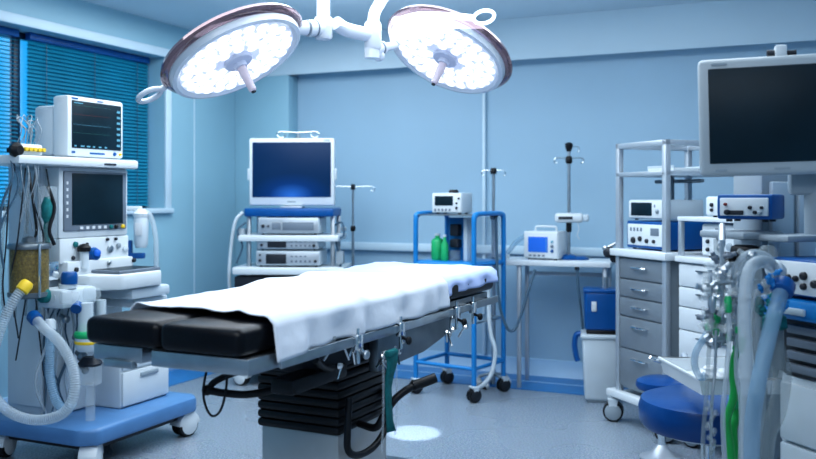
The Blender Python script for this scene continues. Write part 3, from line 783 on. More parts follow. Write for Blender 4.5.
# ================================================================ VIDEO TOWER
VY = 6.05; VX = gx(294, VY)
vt = thing('equipment_trolley', 'wheeled video trolley with white shelves beyond the operating table', 'trolley', (VX, VY, 0), R(-3))
px = VY/F
def vz(y): return gz(y, VY)
for z0, z1, w0, m, y0 in ((vz(240),vz(234),.335,'white',-.22),(vz(272),vz(265),.37,'white',-.24),(.30,.33,.34,'white',-.22)):
    obj('shelf', MB().box(-w0, w0, y0, .24, z0, z1, .008), m, vt)
obj('monitor_shelf', MB().box(-.30,.30,-.2,.22,vz(216),vz(208),.01), 'bluedark', vt)
for sx in (-1,1):
    for sy in (-.12,.18): obj('post', MB().box(sx*.285-.014, sx*.285+.014, sy-.014, sy+.014, .12, vz(212), .004), 'steel', vt)
obj('drawer_unit', MB().box(-.36,.33,-.22,.22,vz(290),vz(274),.008), 'dark', vt)
obj('base', MB().box(-.36,.36,-.26,.26,.10,.15,.02), 'dark', vt)
for sx in (-1,1):
    for sy in (-1,1): caster(vt, sx*.31, sy*.21, 0, .05, .3*sx)
obj('cable', MB().tube([(-.33,-.1,vz(212)),(-.38,-.12,vz(222)),(-.41,-.12,vz(250)),(-.42,-.12,vz(280)),(-.40,-.1,.5)], .012, 8, 6), 'white2', vt)
cb = MB().tube([(.29,-.12,vz(225)),(.35,-.14,vz(222)),(.36,-.14,vz(235)),(.31,-.14,vz(240)),(.34,-.13,vz(262)),(.30,-.12,vz(268))], .007, 8, 6)
cb.tube([(-.30,-.15,vz(222)),(-.35,-.17,vz(230)),(-.32,-.16,vz(245)),(-.36,-.16,vz(262))], .006, 8, 6)
obj('cable', cb, 'cord', vt)
obj('side_bracket', MB().box(.31,.36,-.16,-.08,vz(262),vz(250),.006).box(-.36,-.31,-.16,-.08,vz(238),vz(228),.006).ball((.36,-.12,vz(228)),.02,10), 'grey', vt)
def vloc(x, y, z): return loc_xy((VX,VY), R(-3), x, y, z)
tm = thing('display_monitor', 'white-framed monitor with deep blue screen on the video trolley', 'monitor', vloc(0,-.06,vz(208)), R(-3))
Hm = vz(139)-vz(208)
obj('stand', MB().box(-.075,.075,-.06,.06,0,.012,.004).box(-.05,.05,-.015,.02,.0,.10,.006), 'alu', tm)
obj('bezel', MB().box(-.292,.292,-.03,.03,.018,Hm,.012), 'white', tm)
obj('screen', MB().box(-.268,.268,-.034,-.028,.075,Hm-.028,.002), 'screenblue', tm)
obj('side_grip', MB().box(-.306,-.29,-.02,.01,.19,.27,.005).box(.29,.306,-.02,.01,.19,.27,.005), 'white2', tm)
obj('button', MB().box(-.03,.03,-.033,-.029,.040,.048,.001).box(.22,.26,-.033,-.029,Hm-.018,Hm-.011,0), 'grey', tm)
hk = thing('drip_stand', 'chrome twin-hook hanger rising behind the video trolley monitor', 'stand', vloc(.0,.16,0), R(-3))
obj('pole', MB().cyl((0,0,.15),(0,0,vz(131)),.012), 'steel', hk); 
obj('base', MB().cyl((0,0,.1505),(0,0,.17),.03), 'dark', hk)
hz = vz(131)
for s in (-1,1): obj('hook', MB().tube([(0,0,hz),(s*.08,0,hz+.004),(s*.13,0,hz+.005),(s*.15,0,hz-.012),(s*.13,0,hz-.035),(s*.10,0,hz-.03),(s*.09,0,hz-.012)], .005, 8, 5), 'chrome', hk)
obj('clamp', MB().box(-.02,.02,-.02,.02,hz-.07,hz-.035,.004), 'dark', hk)
dz = [(vz(233.5), vz(217), .205, 0), (vz(264.5)+.108, vz(264.5)+.108+.092, .205, 1), (vz(264.5), vz(264.5)+.105, .215, 2)]
for z0, z1, w, k in dz:
    h = z1-z0
    lab = ('slim silver video processor directly under the blue monitor shelf', 'middle grey video unit with small black display on trolley', 'lowest and widest video unit with black display on trolley')[k]
    keys = [(.02+.03*i, .035+.03*i, h*.28, h*.42) for i in range(5)]+[(.02+.03*i, .035+.03*i, h*.62, h*.7) for i in range(4)]
    if k == 0:
        device('video_processor', lab, 'processor', vloc(0,-.03,z0), R(-3), w*2, .34, h, 'white2', 'alu', (-.04,.17,.03,h-.03), 'midgrey', [(-.17,h/2,.012,'dark'),(-.135,h/2,.008,'dark')], [(-.11,-.05,h*.3,h*.7)], group='units on the video trolley')
    else:
        device('video_processor', lab, 'processor', vloc(-.005,-.03,z0), R(-3), w*2, .34, h, 'white2', 'alu', (-w+.07,-.01,.02,h-.02), 'dark', [(-w+.03,h*.4,.010,'dark'),(w-.03,h*.35,.010,'dark'),(-w+.03,h*.75,.006,'dark')], keys, group='units on the video trolley')
        t = bpy.context.scene.collection.objects[-1]
        
# drip stand right of the tower
iv_pole('chrome drip stand with two hooks between the video trolley and blue trolley', 353, 6.36, gz(187,6.36), w=.14, br=.1)

# ================================================================ BLUE TROLLEY
BX, BY = gx(474,5.36), 5.36; RB = R(-35)
bt = thing('equipment_trolley', 'blue tube-framed trolley on black casters past the table head', 'trolley', (BX, BY, 0), RB)
# local: x from left(-.42) to near right (0); y depth to .36
W_, D_ = .43, .37; zt = 1.145
for x in (-W_, 0):
    z = zt
    obj('side_frame', MB().tube([(x,0,.10),(x,0,.6),(x,0,zt-.06),(x,.015,zt-.015),(x,.06,zt),(x,D_-.06,zt),(x,D_-.015,zt-.015),(x,D_,zt-.06),(x,D_,.6),(x,D_,.10)], .0155, 12, 6), 'blue', bt)
for z, y in ((.83,0),(.83,D_),(.20,0),(.20,D_)): obj('cross_rail', MB().cyl((-W_,y,z),(0,y,z),.013), 'blue', bt)
for x in (-W_,0): obj('cross_rail', MB().cyl((x,0,.20),(x,D_,.20),.012).cyl((x,0,.83),(x,D_,.83),.012), 'blue', bt)
obj('shelf', MB().box(-W_,0,0,D_,zt-.012,zt-.004,.002), 'steeldark', bt)
obj('shelf', MB().box(-W_,0,0,D_,.835,.848,.003), 'blue', bt)
obj('shelf', MB().box(-W_,0,0,D_,.47,.485,.003), 'steel', bt)
for x in (-W_,0):
    for y in (0,D_): caster(bt, x, y, 0, .042, 1.1, 'white2', 'black', hood=False, cover='dark')
obj('door_glass', MB().box(-W_+.02,-.02,D_-.01,D_-.004,.86,1.12,0), 'clear', bt)
def bloc(x, y, z): return loc_xy((BX,BY), RB, x, y, z)
device('ecg_monitor', 'small white monitor with a dark strip screen on top of blue trolley', 'monitor', bloc(-.25,.15,zt-.004), R(-27), .21, .17, .135, 'white2', 'white', (-.08,.045,.055,.115), 'screen', [(.07,.04,.008,'dark'),(.07,.07,.006,'dark'),(.085,.10,.006,'dark')], [(-.085+.025*i,-.07+.025*i,.02,.035) for i in range(5)])
tt = thing('sensor_puck', 'small black round sensor resting on top of the white monitor', 'sensor', bloc(-.24,.15,zt+.131))
obj('body', MB().lathe([(.03,0),(.033,.008),(.025,.02)], (0,0,0), (0,0,1), 18), 'black', tt)
pu = thing('suction_unit', 'blue suction unit with dark pumps standing inside the blue trolley frame', 'pump', bloc(-.215,.14,.848), RB)
obj('back_plate', MB().box(-.07,.07,.02,.05,0,.27,.006), 'blue', pu)
obj('pump_body', MB().box(-.032,.032,-.03,.02,.155,.23,.01).box(-.032,.032,-.03,.02,.08,.135,.01), 'dark', pu)
obj('jar', MB().cyl((0,-.02,.0),(0,-.02,.065),.04), 'cleargrey', pu)
obj('side_plate', MB().box(.07,.10,-.03,.05,0,.27,.006), 'white2', pu)
gbt = thing('bottle', 'wider of two green bottles, at left inside the blue trolley', 'bottle', bloc(-.33,.10,.848))
obj('bottle_body', MB().lathe([(.035,0),(.04,.01),(.04,.12),(.03,.135),(.016,.14),(.016,.155)], (0,0,0), (0,0,1), 20), 'green', gbt)
obj('cap', MB().cyl((0,0,.155),(0,0,.17),.018), 'white2', gbt)
sbt = thing('bottle', 'slender green bottle right of the wider green bottle in the blue trolley', 'bottle', bloc(-.25,.06,.848))
obj('bottle_body', MB().lathe([(.02,0),(.024,.01),(.024,.10),(.01,.13),(.01,.15)], (0,0,0), (0,0,1), 18), 'green', sbt)
obj('cap', MB().cyl((0,0,.15),(0,0,.165),.012), 'white2', sbt)
ds = iv_pole('slim drip stand with a black head behind the blue trolley', 493.5, 5.80, gz(171,5.80), r=.014, w=.07, br=.10)
cbo = thing('power_cable', 'dark cable looping down from the slim drip stand', 'cable', (gx(497,5.55),5.55,.35))
obj('cord', MB().tube([at(496,215,5.6)-cbo.location, at(497,260,5.55)-cbo.location, at(499,300,5.52)-cbo.location, at(506,326,5.5)-cbo.location, at(514,330,5.5)-cbo.location, at(522,312,5.52)-cbo.location, at(530,285,5.55)-cbo.location, at(535,270,5.6)-cbo.location], .009, 8, 8), 'cord', cbo)
obj('strain_relief', MB().ball(at(496,215,5.6)-cbo.location, .018, 10), 'black', cbo)
tb2 = thing('drain_hose', 'pale hose sagging beneath the blue trolley shelf to the floor', 'hose', (gx(497,5.5),5.5,.05))
obj('tube', MB().tube([at(488,290,5.5)-tb2.location, at(490,330,5.48)-tb2.location, at(495,350,5.46)-tb2.location, at(492,372,5.44)-tb2.location, at(484,384,5.42)-tb2.location, at(478,388,5.42)-tb2.location], .014, 10, 6), 'white2', tb2)
obj('end_fitting', MB().ball(at(488,290,5.5)-tb2.location, .02, 10), 'white2', tb2)

# ================================================================ SIDE TABLE
SO = Vector((gx(498,5.75), 5.75, 0)); RS = R(-19)
stt = thing('side_table', 'white-topped steel side table against the blue back wall', 'table', SO, RS)
SWd = .72; zt2 = .84
obj('tabletop', MB().box(0,SWd,0,.36,zt2-.035,zt2,.006), 'white', stt)
for x in (.13, SWd-.04):
    for y in (.05,.31): obj('leg', MB().box(x-.013,x+.013,y-.013,y+.013,0,zt2-.035,.003), 'alu', stt)
obj('stretcher', MB().box(.14,SWd-.05,.30,.32,.72,.745,.003), 'alu', stt)
def sloc(x, y, z): return loc_xy(SO, RS, x, y, z)
df = device('defibrillator', 'white bedside monitor with a bright blue display on the side table', 'monitor', sloc(.285,.17,zt2), R(-30), .24, .19, .185, 'white', 'white', (-.085,.05,.05,.15), 'screenlit', [(.08,.06,.010,'bluedark'),(.08,.09,.010,'midgrey'),(.08,.12,.008,'uiblue')], [(-.08+.03*i,-.06+.03*i,.022,.034) for i in range(4)], marks=True, handle=True)
p2_ = thing('drip_stand', 'tall chrome drip stand with hooks standing on the side table', 'stand', sloc(.435,.17,zt2))
pz = gz(147, p2_.location.y)-zt2
obj('pole', MB().cyl((0,0,.01),(0,0,pz),.011), 'steel', p2_)
obj('foot_block', MB().lathe([(.06,0),(.065,.008),(.05,.025),(.02,.035)], (.0,0,0), (0,0,1), 20).lathe([(.06,0),(.06,.01),(.04,.022)], (.07,.0,0), (0,0,1), 20), 'bluedark', p2_)
obj('head', MB().lathe([(.014,-.03),(.024,.0),(.026,.02),(.01,.03)], (0,0,pz), (0,0,1), 14), 'black', p2_)
iv_hooks(p2_, pz-.075, .085, .005); iv_hooks(p2_, pz+.0, .06, .004, two=False)
obj('collar', MB().lathe([(.014,-.02),(.022,-.01),(.022,.02),(.014,.03)], (0,0,pz-.09), (0,0,1), 14).lathe([(.013,-.02),(.018,-.01),(.018,.06),(.013,.07)], (0,0,.30-.1), (0,0,1), 14), 'black', p2_)
ip = thing('infusion_pump', 'white horizontal infusion pump clamped to the tall drip stand', 'pump', sloc(.435,.13,gz(223,5.65)), R(-12))
obj('case', MB().box(-.085,.10,-.03,.035,0,.062,.02,3), 'white', ip)
obj('window', MB().box(-.06,.03,-.034,-.028,.022,.04,.002), 'dark', ip)
obj('end_cap', MB().box(.095,.135,-.022,.03,.008,.055,.012,3), 'white2', ip)
obj('lead', MB().tube([(.06,0,0),(.07,-.01,-.04),(.06,-.01,-.08),(.075,0,-.11)], .004, 6, 5), 'white2', ip)
hs = thing('looped_hose', 'pale blue hose arching up at the left end of the side table', 'hose', sloc(.04,.15,zt2))
obj('tube', MB().tube([(-.02,0,.0),(.0,0,.05),(.05,0,.11),(.11,.0,.15),(.17,.0,.165)], .017, 10, 6, corr=.08), 'hoseblue', hs)
obj('cuff', MB().cyl((-.02,0,0),(-.015,0,.03),.022), 'white2', hs)
cb3 = thing('power_cable', 'thin dark cable hanging under the side table beside the blue container', 'cable', (gx(580,5.6),5.6,.3))
obj('cord', MB().tube([at(577,262,5.62)-cb3.location, at(578,285,5.6)-cb3.location, at(581,310,5.6)-cb3.location, at(583,330,5.6)-cb3.location], .008, 8, 6), 'cord', cb3)
obj('plug', MB().cyl(at(577,262,5.62)-cb3.location, at(577,270,5.62)-cb3.location, .014), 'black', cb3)

# ================================================================ BINS
bY = 5.42; bX = gx(601, bY)
bn = thing('waste_bin', 'tall pale grey plastic bin under the blue container', 'bin', (bX, bY, 0), R(-10))
obj('bin_body', MB().box(-.10,.10,-.095,.095,.012,.40,.02,3,top=1.16), 'white2', bn)
obj('rim', MB().box(-.125,.125,-.12,.12,.39,.415,.01), 'white2', bn)
obj('handle', MB().tube([(-.12,-.02,.41),(-.15,-.02,.40),(-.16,-.02,.34),(-.15,-.02,.27),(-.14,-.02,.24)], .017, 8, 5), 'bluedark', bn)
obj('base_ring', MB().box(-.08,.08,-.08,.08,0,.014,.004), 'grey', bn)
bc = thing('sharps_container', 'royal blue sharps container standing on the pale grey bin', 'container', (bX, bY, .4155), R(-10))
obj('container_body', MB().box(-.10,.10,-.085,.085,.022,.262,.02,3,top=1.04), 'bluedark', bc)
obj('tray', MB().box(-.09,.09,-.08,.08,0,.024,.006), 'black', bc)
obj('lid', MB().box(-.108,.108,-.092,.092,.252,.272,.006), 'bluedark', bc)
obj('sticker', MB().box(-.06,-.03,-.0925,-.088,.14,.20,.001), 'paper', bc)
obj('spout', MB().cyl((.03,0,.27),(.03,0,.34),.016), 'steel', bc)

# ================================================================ RACK TROLLEY (faces left)
RC = R(-68.7)
KO = Vector((1.155, 4.90, 0))       # far-left floor corner; local x runs towards the camera, y to the right
rk = thing('instrument_rack', 'tall open steel rack with grey drawers and white casters', 'rack', KO, RC)
KL, KD = .44, .50
def p_box(x, y, z0, z1, s=.016): return MB().box(x-s, x+s, y-s, y+s, z0, z1, .003)
zT = 1.545
for x in (.016, KL-.016):
    for y in (.016, KD-.016): obj('post', p_box(x, y, .16, zT), 'alu', rk)
obj('top_frame', MB().box(0,KL,0,.03,zT-.03,zT,.003).box(0,KL,KD-.03,KD,zT-.03,zT,.003).box(0,.03,.03,KD-.03,zT-.03,zT,.003).box(KL-.03,KL,.03,KD-.03,zT-.03,zT,.003), 'alu', rk)
obj('shelf', MB().box(.0,KL,.0,KD,1.36,1.385,.004), 'alu', rk)
obj('shelf', MB().box(-.03,KL+.02,-.02,KD,.925,.965,.006), 'white', rk)
obj('crossbar', MB().cyl((.03,.25,1.335),(KL-.02,.25,1.335),.01).box(.2,.23,.2,.22,1.14,1.36,.002), 'steeldark', rk)
obj('drawer_carcass', MB().box(.035,KL-.035,.02,KD-.035,.20,.925,.004), 'grey', rk)
zs = [.915,.80,.70,.595,.42,.21]
for i in range(5):
    d = obj('drawer', MB().box(.036,KL-.036,.004,.021,zs[i+1]+.006,zs[i],.004), 'drawergrey', rk)
    zc = zs[i]-.045
    obj('handle', MB().tube([(KL/2-.06,.004,zc),(KL/2-.05,-.016,zc),(KL/2+.05,-.016,zc),(KL/2+.06,.004,zc)], .006, 8, 3), 'chrome', d)
obj('base_frame', MB().box(-.05,KL+.03,-.03,.03,.14,.18,.008).box(-.05,KL+.03,KD-.04,KD,.14,.18,.008).box(.0,.04,.03,KD-.04,.14,.175,.006).box(KL-.04,KL,.03,KD-.04,.14,.175,.006), 'white', rk)
for x, y in ((-.02,0),(KL,.0),(-.02,KD-.02),(KL,KD-.02)): caster(rk, x, y, 0, .056, .9, 'white2', 'black', hood=False, cover='grey')
def kloc(x, y, z): return loc_xy(KO, RC, x, y, z)
device('vital_signs_monitor', 'grey-white monitor with dark screen atop the blue unit on the rack', 'monitor', kloc(.22,.17,1.125), RC, .30, .26, .11, 'white2', 'white', (-.12,.06,.025,.095), 'screen', [(.11,.05,.012,'grey')], [(.08,.09,.07+.0*i,.085) for i in range(1)], marks=False)
device('electrosurgical_unit', 'blue electrosurgical unit with white front panel on the steel rack worktop', 'device', kloc(.22,.24,.965), RC, .34, .40, .155, 'bluedark', 'white', (.05,.12,.08,.12), 'midgrey', [(-.10,.05,.018,'dark'),(-.04,.06,.014,'dark'),(.02,.05,.012,'dark'),(.08,.05,.010,'dark')], [(-.13+.03*i,-.115+.03*i,.10,.12) for i in range(4)], inset=.016)
tr = thing('instrument_tray', 'flat white folded tray on the upper shelf of the rack', 'tray', kloc(.30,.22,1.385), RC)
obj('tray_body', MB().box(-.12,.10,-.14,.12,0,.018,.005), 'white', tr)
obj('rim', MB().box(-.12,.10,-.14,-.135,.017,.03,.001).box(-.12,.10,.115,.12,.017,.03,.001), 'white2', tr)
bxs = thing('storage_box', 'small pale box at the right of the rack upper shelf', 'box', kloc(.32,.42,1.385), RC)
obj('box_body', MB().box(-.07,.05,-.05,.05,0,.05,.004), 'white2', bxs); obj('lid', MB().box(-.073,.053,-.053,.053,.048,.062,.003), 'alu', bxs)
vlv = thing('regulator', 'dark valve regulator clamped beside the rack worktop over the side table', 'regulator', at(609,252,4.95))
obj('body', MB().ball((0,0,0),.035,12).ball((.03,0,-.035),.026,12).cyl((0,0,0),(.08,0,.02),.014), 'dark', vlv)
obj('fitting', MB().ball((-.02,0,.02),.018,10).cyl((-.02,0,.02),(.04,0,.05),.01).cyl((.02,0,-.05),(.08,0,-.06),.012), 'steel', vlv)

# ================================================================ WHITE DRAWER CART (faces left, nearer)
WO = kloc(KL+.07, .015, 0)
wc = thing('drawer_cart', 'white drawer cart with steel shelf frame right of the grey-drawer rack', 'cart', WO, RC)
WL, WD = .50, .46
obj('carcass', MB().box(0,WL,.02,WD,.14,.925,.006), 'white2', wc)
obj('worktop', MB().box(-.01,WL+.01,-.01,WD,.925,.955,.006), 'white', wc)
zs = [.915,.80,.70,.585,.43,.28,.15]
for i in range(6):
    d = obj('drawer', MB().box(.008,WL-.008,.004,.021,zs[i+1]+.005,zs[i],.004), 'white', wc)
    zc = zs[i]-.022
    obj('handle', MB().box(WL*.30,WL*.72,-.012,.006,zc-.008,zc,.003), 'steeldark', d)
for x in (.015, WL-.015):
    for y in (.015, WD-.015): obj('post', p_box(x, y, .955, 1.15, .012), 'alu', wc)
obj('upper_shelf', MB().box(-.0,WL,0,WD,1.13,1.152,.004), 'white', wc)
for x in (.05,WL-.05):
    for y in (.06,WD-.05): caster(wc, x, y, 0, .05, .5, 'white2', 'black', hood=False, cover='grey')
def wloc(x, y, z): return loc_xy(WO, RC, x, y, z)
device('vital_signs_monitor', 'white monitor with small black screen on upper shelf of the white cart', 'monitor', wloc(.31,.14,1.152), RC, .26, .22, .10, 'white', 'white', (-.04,.11,.02,.085), 'screen', [(-.08,.06,.010,'dark'),(-.08,.035,.008,'dark')], [], marks=False)
ws = MB()
device('ventilator_unit', 'white control unit with dials and tubing on the white cart worktop', 'device', wloc(.31,.18,.955), RC, .34, .28, .165, 'white', 'white', None, 'screen', [(-.12,.12,.012,'dark'),(-.12,.08,.010,'dark'),(-.12,.04,.010,'dark'),(-.04,.10,.016,'steel'),(.03,.06,.02,'grey'),(.03,.12,.008,'dark'),(.10,.09,.014,'dark'),(-.04,.05,.012,'steel'),(.10,.04,.01,'steel')], [(-.07,-.02,.13,.145)])
# ================================================================ STOOLS AND TRAY
sY = 3.32
sl = thing('stool', 'round royal blue padded stool under the white tray', 'stool', (gx(708,sY), sY, 0))
obj('seat', MB().lathe([(.18,.375),(.235,.38),(.252,.40),(.255,.455),(.245,.485),(.21,.497),(.05,.50)], (0,0,0), (0,0,1), 48), 'stoolblue', sl)
obj('seat_pan', MB().lathe([(.05,.345),(.18,.36),(.21,.378)], (0,0,0), (0,0,1), 36), 'alu', sl)
obj('column', MB().cyl((0,0,.08),(0,0,.36),.025), 'chrome', sl)
for k in range(5):
    a = 2*PI*k/5+.3; q = (.14*math.cos(a), .14*math.sin(a))
    obj('leg', MB().tube([(0,0,.11),(q[0]*.6,q[1]*.6,.10),(q[0],q[1],.075)], .016, 8, 4), 'alu', sl); caster(sl, q[0], q[1], 0, .028, a)
s2s = thing('stool', 'small low blue stool half hidden behind the round stool', 'stool', (gx(662,4.2), 4.2, 0))
obj('seat', MB().lathe([(.08,.325),(.115,.335),(.122,.35),(.118,.372),(.09,.385),(.02,.387)], (0,0,0), (0,0,1), 36), 'stoolblue', s2s)
obj('column', MB().cyl((0,0,.06),(0,0,.33),.02), 'chrome', s2s)
obj('base', MB().lathe([(.10,0),(.105,.01),(.06,.025),(.02,.07)], (0,0,0), (0,0,1), 32), 'alu', s2s)
# tray on its arm
tY = 2.95; TRZ = R(-38)
ty = thing('equipment_tray', 'rectangular white plastic tray above the blue stool, open topped', 'tray', (1.055, 2.935, .63), R(3))
tw, td, th = .145, .175, .05
# local: x towards camera/right. corner of tray near (700,385)
tm_ = MB(); t = .006
tm_.box(-tw, tw, -td, td, 0, .008, .003)
def wallseg(p, q, h0=.0, h1=th, out=.018):
    pass
for a, b_ in (((-tw,-td),(tw,-td)),((tw,-td),(tw,td)),((tw,td),(-tw,td)),((-tw,td),(-tw,-td))):
    v = []
    for (x, y) in (a, b_):
        ox = x*(1+.012/abs(x)); oy = y*(1+.012/abs(y)); ix = x*(1-t/abs(x)); iy = y*(1-t/abs(y))
        v += [(x,y,0), (ox,oy,th), (ox*.97,oy*.97,th), (ix,iy,.006)]
    tm_.add(v, [(0,4,5,1),(1,5,6,2),(2,6,7,3),(3,7,4,0),(0,1,2,3),(4,7,6,5)])
obj('tray_body', tm_, 'white', ty)
obj('rim', MB().tube([(-tw-.012,-td-.012,th),(tw+.012,-td-.012,th),(tw+.012,td+.012,th),(-tw-.012,td+.012,th)], .006, 8, closed=True), 'white', ty)
obj('hook', MB().tube([(-tw-.01,td,th-.01),(-tw-.04,td-.015,th),(-tw-.055,td-.02,th+.01)], .006, 8, 4), 'chrome', ty)
obj('support_arm', MB().tube([(.0,.0,-.0),(.0,.10,-.03),(.0,.22,-.04),(.02,.36,-.03),(.05,.50,.0)], .014, 10, 5), 'alu', ty)
gz_ = thing('gauze_pad', 'crumpled white gauze lying in the white tray', 'gauze', loc_xy(ty.location, R(3), -.04, -.05, .6385))
gm = MB(); rnd = random.Random(8)
for i in range(9): gm.ball((rnd.uniform(-.045,.05), rnd.uniform(-.04,.04), .02+rnd.uniform(0,.03)), rnd.uniform(.02,.032), 10, (1,1,.7))
obj('folds', gm, 'white', gz_)

# ================================================================ FOREGROUND MACHINE (right)
GO = Vector((gx(768,2.66), 2.66, 0)); RG = R(-70)
gmch = thing('ventilator_machine', 'grey ventilator tower with blue deck in the right foreground', 'machine', GO, RG)
# local x towards the camera, y to the right
GL = .62; GD = .5
obj('drawer_cabinet', MB().box(.02,GL,.03,GD,.16,.72,.01), 'white2', gmch)
for z0, z1 in ((.18,.34),(.35,.52),(.53,.70)):
    d = obj('drawer', MB().box(.035,GL-.02,.012,.032,z0,z1,.005), 'white2', gmch)
    obj('handle', MB().box(.22,.42,-.004,.014,z1-.05,z1-.03,.004), 'grey', d)
obj('module_bay', MB().box(.03,GL,.03,GD,.72,.90,.006), 'dark', gmch)
bay = MB()
for i in range(4): bay.box(.06+.0*i, GL-.03, .012, .034, .735+.038*i, .760+.038*i, .004)
obj('bay_slot', bay, 'midgrey', gmch)
obj('deck', MB().box(-.03,GL,-.03,GD,.895,.955,.014), 'blue', gmch)
obj('deck_edge', MB().box(.06,.18,-.04,-.028,.912,.932,.004), 'white2', gmch)
obj('rear_column', MB().box(-.30,-.16,.12,.35,.09,1.34,.012), 'grey', gmch)
obj('column_panel', MB().box(-.165,-.145,.15,.24,1.0,1.30,.006).box(-.165,-.145,.26,.33,1.02,1.28,.006), 'white2', gmch)
obj('base', MB().box(-.34,GL,-.04,GD,.09,.16,.02), 'bluebase', gmch)
for x, y in ((-.28,.03),(GL-.05,.03),(-.28,GD-.05),(GL-.05,GD-.05)): caster(gmch, x, y, 0, .045, .4)
obj('side_arm', MB().box(-.07,.06,.02,.28,1.115,1.135,.006).box(-.27,-.06,-.04,.12,1.118,1.142,.008), 'grey', gmch)
obj('valve_block', MB().box(-.14,-.05,-.03,.03,1.04,1.10,.015).ball((-.04,-.02,1.06),.034,14).ball((-.13,-.04,1.05),.030,14), 'black', gmch)
obj('valve_fitting', MB().cyl((-.10,-.04,.94),(-.10,-.04,1.05),.02).cyl((.0,-.05,1.0),(.0,-.05,1.09),.022).ball((.03,-.03,1.08),.03,12).cyl((-.2,-.02,.98),(-.2,-.02,1.115),.014), 'cleargrey', gmch)
obj('post', MB().cyl((-.06,.08,.955),(-.06,.08,1.12),.018).cyl((-.06,.08,.945),(-.0,.08,.935),.02), 'alu', gmch)
def gloc(x, y, z): return loc_xy(GO, RG, x, y, z)
device('control_module', 'blue module with white knobbed panel on the deck at right edge', 'module', gloc(.20,.13,.955), RG, .38, .28, .115, 'bluedark', 'white', None, 'screen', [(-.10,.06,.011,'dark'),(-.07,.06,.009,'dark'),(-.10,.035,.009,'dark'),(-.04,.07,.012,'dark'),(-.04,.04,.010,'dark'),(.0,.05,.012,'dark'),(.05,.06,.012,'dark')], [])
bd = device('flow_monitor', 'blue boxed unit with white panel just below the large dark monitor', 'monitor', at(751,221.5,2.80), R(-38), .17, .14, .086, 'bluedark', 'white', (-.045,.0,.022,.036), 'dark', [(-.05,.03,.009,'dark'),(.02,.045,.006,'dark'),(.035,.03,.006,'dark'),(.055,.045,.005,'dark'),(-.055,.055,.005,'uired'),(.05,.028,.006,'grey')], [], inset=.011)

# large monitor on its arm
mY = 2.45
lm = thing('display_monitor', 'large dark monitor with pale frame in the right foreground', 'monitor', at(700,177,mY), R(-16))
H = 116/F*mY; Wm = .60
ro = Matrix.Rotation(R(-1.2), 4, 'Y')
obj('bezel', MB().box(0,Wm,-.022,.022,0,H,.014,3).xf(ro), 'bezelgrey', lm)
obj('screen', MB().box(.026,Wm-.03,-.026,-.02,.035,H-.028,.002).xf(ro), 'screen', lm)
obj('brand_marks', MB().box(.035,.075,-.0245,-.0215,H-.019,H-.013,0).box(.19,.23,-.0245,-.0215,.014,.020,0).box(.04,.07,-.0245,-.0215,.014,.019,0).xf(ro), 'grey', lm)
obj('rear_housing', MB().box(.08,Wm-.08,.02,.07,.05,H-.05,.02).xf(ro), 'white2', lm)
obj('mount_arm', MB().box(.24,.36,.06,.12,-.05,.10,.012).cyl((.31,.09,-.16),(.31,.09,.0),.03), 'grey', lm)
obj('top_clamp', MB().box(.195,.225,.0,.035,H-.004,H+.036,.004), 'white', lm)
obj('clamp_knob', MB().cyl((.175,.02,H+.014),(.195,.02,H+.014),.011).cyl((.225,.02,H+.014),(.25,.02,H+.014),.009), 'dark', lm)
# wall-hung pendant panel behind, top right
# ================================================================ FOREGROUND TUBING
def line(name, label, cat, pts, r, m, corr=0, seg=10, fit=None, pitch=.009, group=None):
    P = [at(*p) for p in pts]; o = thing(name, label, cat, (P[0].x, P[0].y, min(p.z for p in P)), 0, group)
    q = [p-o.location for p in P]
    obj('tube', MB().tube(q, r, seg, 8, corr=corr, pitch=pitch), m, o)
    if fit:
        d = (q[1]-q[0]).normalized(); obj('connector', MB().lathe([(r*1.1,-.01),(r*1.5,0),(r*1.5,.03),(r*1.1,.036)], q[0], d, 14), fit, o)
    return o
line('breathing_hose', 'thick white corrugated hose arching from the valve block to the frame bottom', 'hose', [(778,272,2.5),(766,262,2.45),(752,266,2.4),(746,285,2.38),(744,320,2.36),(746,360,2.34),(747,410,2.33),(748,500,2.32)], .017, 'hose', .05, fit='white2')
line('breathing_hose', 'pale blue smooth hose slanting down left from the blue control module', 'hose', [(784,284,2.42),(778,302,2.38),(768,340,2.33),(758,385,2.3),(752,430,2.3),(752,500,2.3)], .021, 'hoseblue', .04, fit='bluedark')
line('breathing_hose', 'dark translucent hose hanging below the blue deck at right', 'hose', [(772,318,2.52),(776,350,2.5),(782,375,2.5),(777,410,2.5),(766,440,2.5),(762,500,2.5)], .026, 'cleargrey', .05, fit='teal')
line('breathing_hose', 'second translucent hose hugging the thick white hose on its right', 'hose', [(768,285,2.46),(760,300,2.45),(757,330,2.44),(760,370,2.43),(764,420,2.42),(762,500,2.42)], .014, 'cleargrey', .05, fit='clear')
line('oxygen_tube', 'bright green oxygen tube hanging in front of the blue stool', 'tube', [(741,340,2.5),(733,365,2.5),(734,395,2.5),(727,420,2.5),(730,445,2.5),(735,500,2.5)], .011, 'greentube', fit='green')
line('oxygen_tube', 'wide green strap of tubing beside the bright green tube', 'tube', [(736,396,2.56),(737,415,2.56),(733,435,2.56),(742,500,2.56)], .013, 'greentube', fit='green')
line('sample_line', 'clear thin line running straight down left of the gauze', 'tube', [(713,300,2.45),(709,350,2.45),(706,400,2.45),(703,440,2.45),(702,500,2.45)], .006, 'cleargrey', fit='steel')
line('sample_line', 'clear line hanging between the gauze and green tube', 'tube', [(728,300,2.45),(729,340,2.43),(726,380,2.43),(723,420,2.43),(727,500,2.43)], .007, 'hose', fit='green')
line('sample_line', 'pale blue curved tube crossing the left side of the white tray', 'tube', [(716,318,2.5),(706,335,2.5),(696,352,2.5),(695,367,2.5),(701,378,2.5),(706,374,2.5)], .010, 'hoseblue', fit='green')
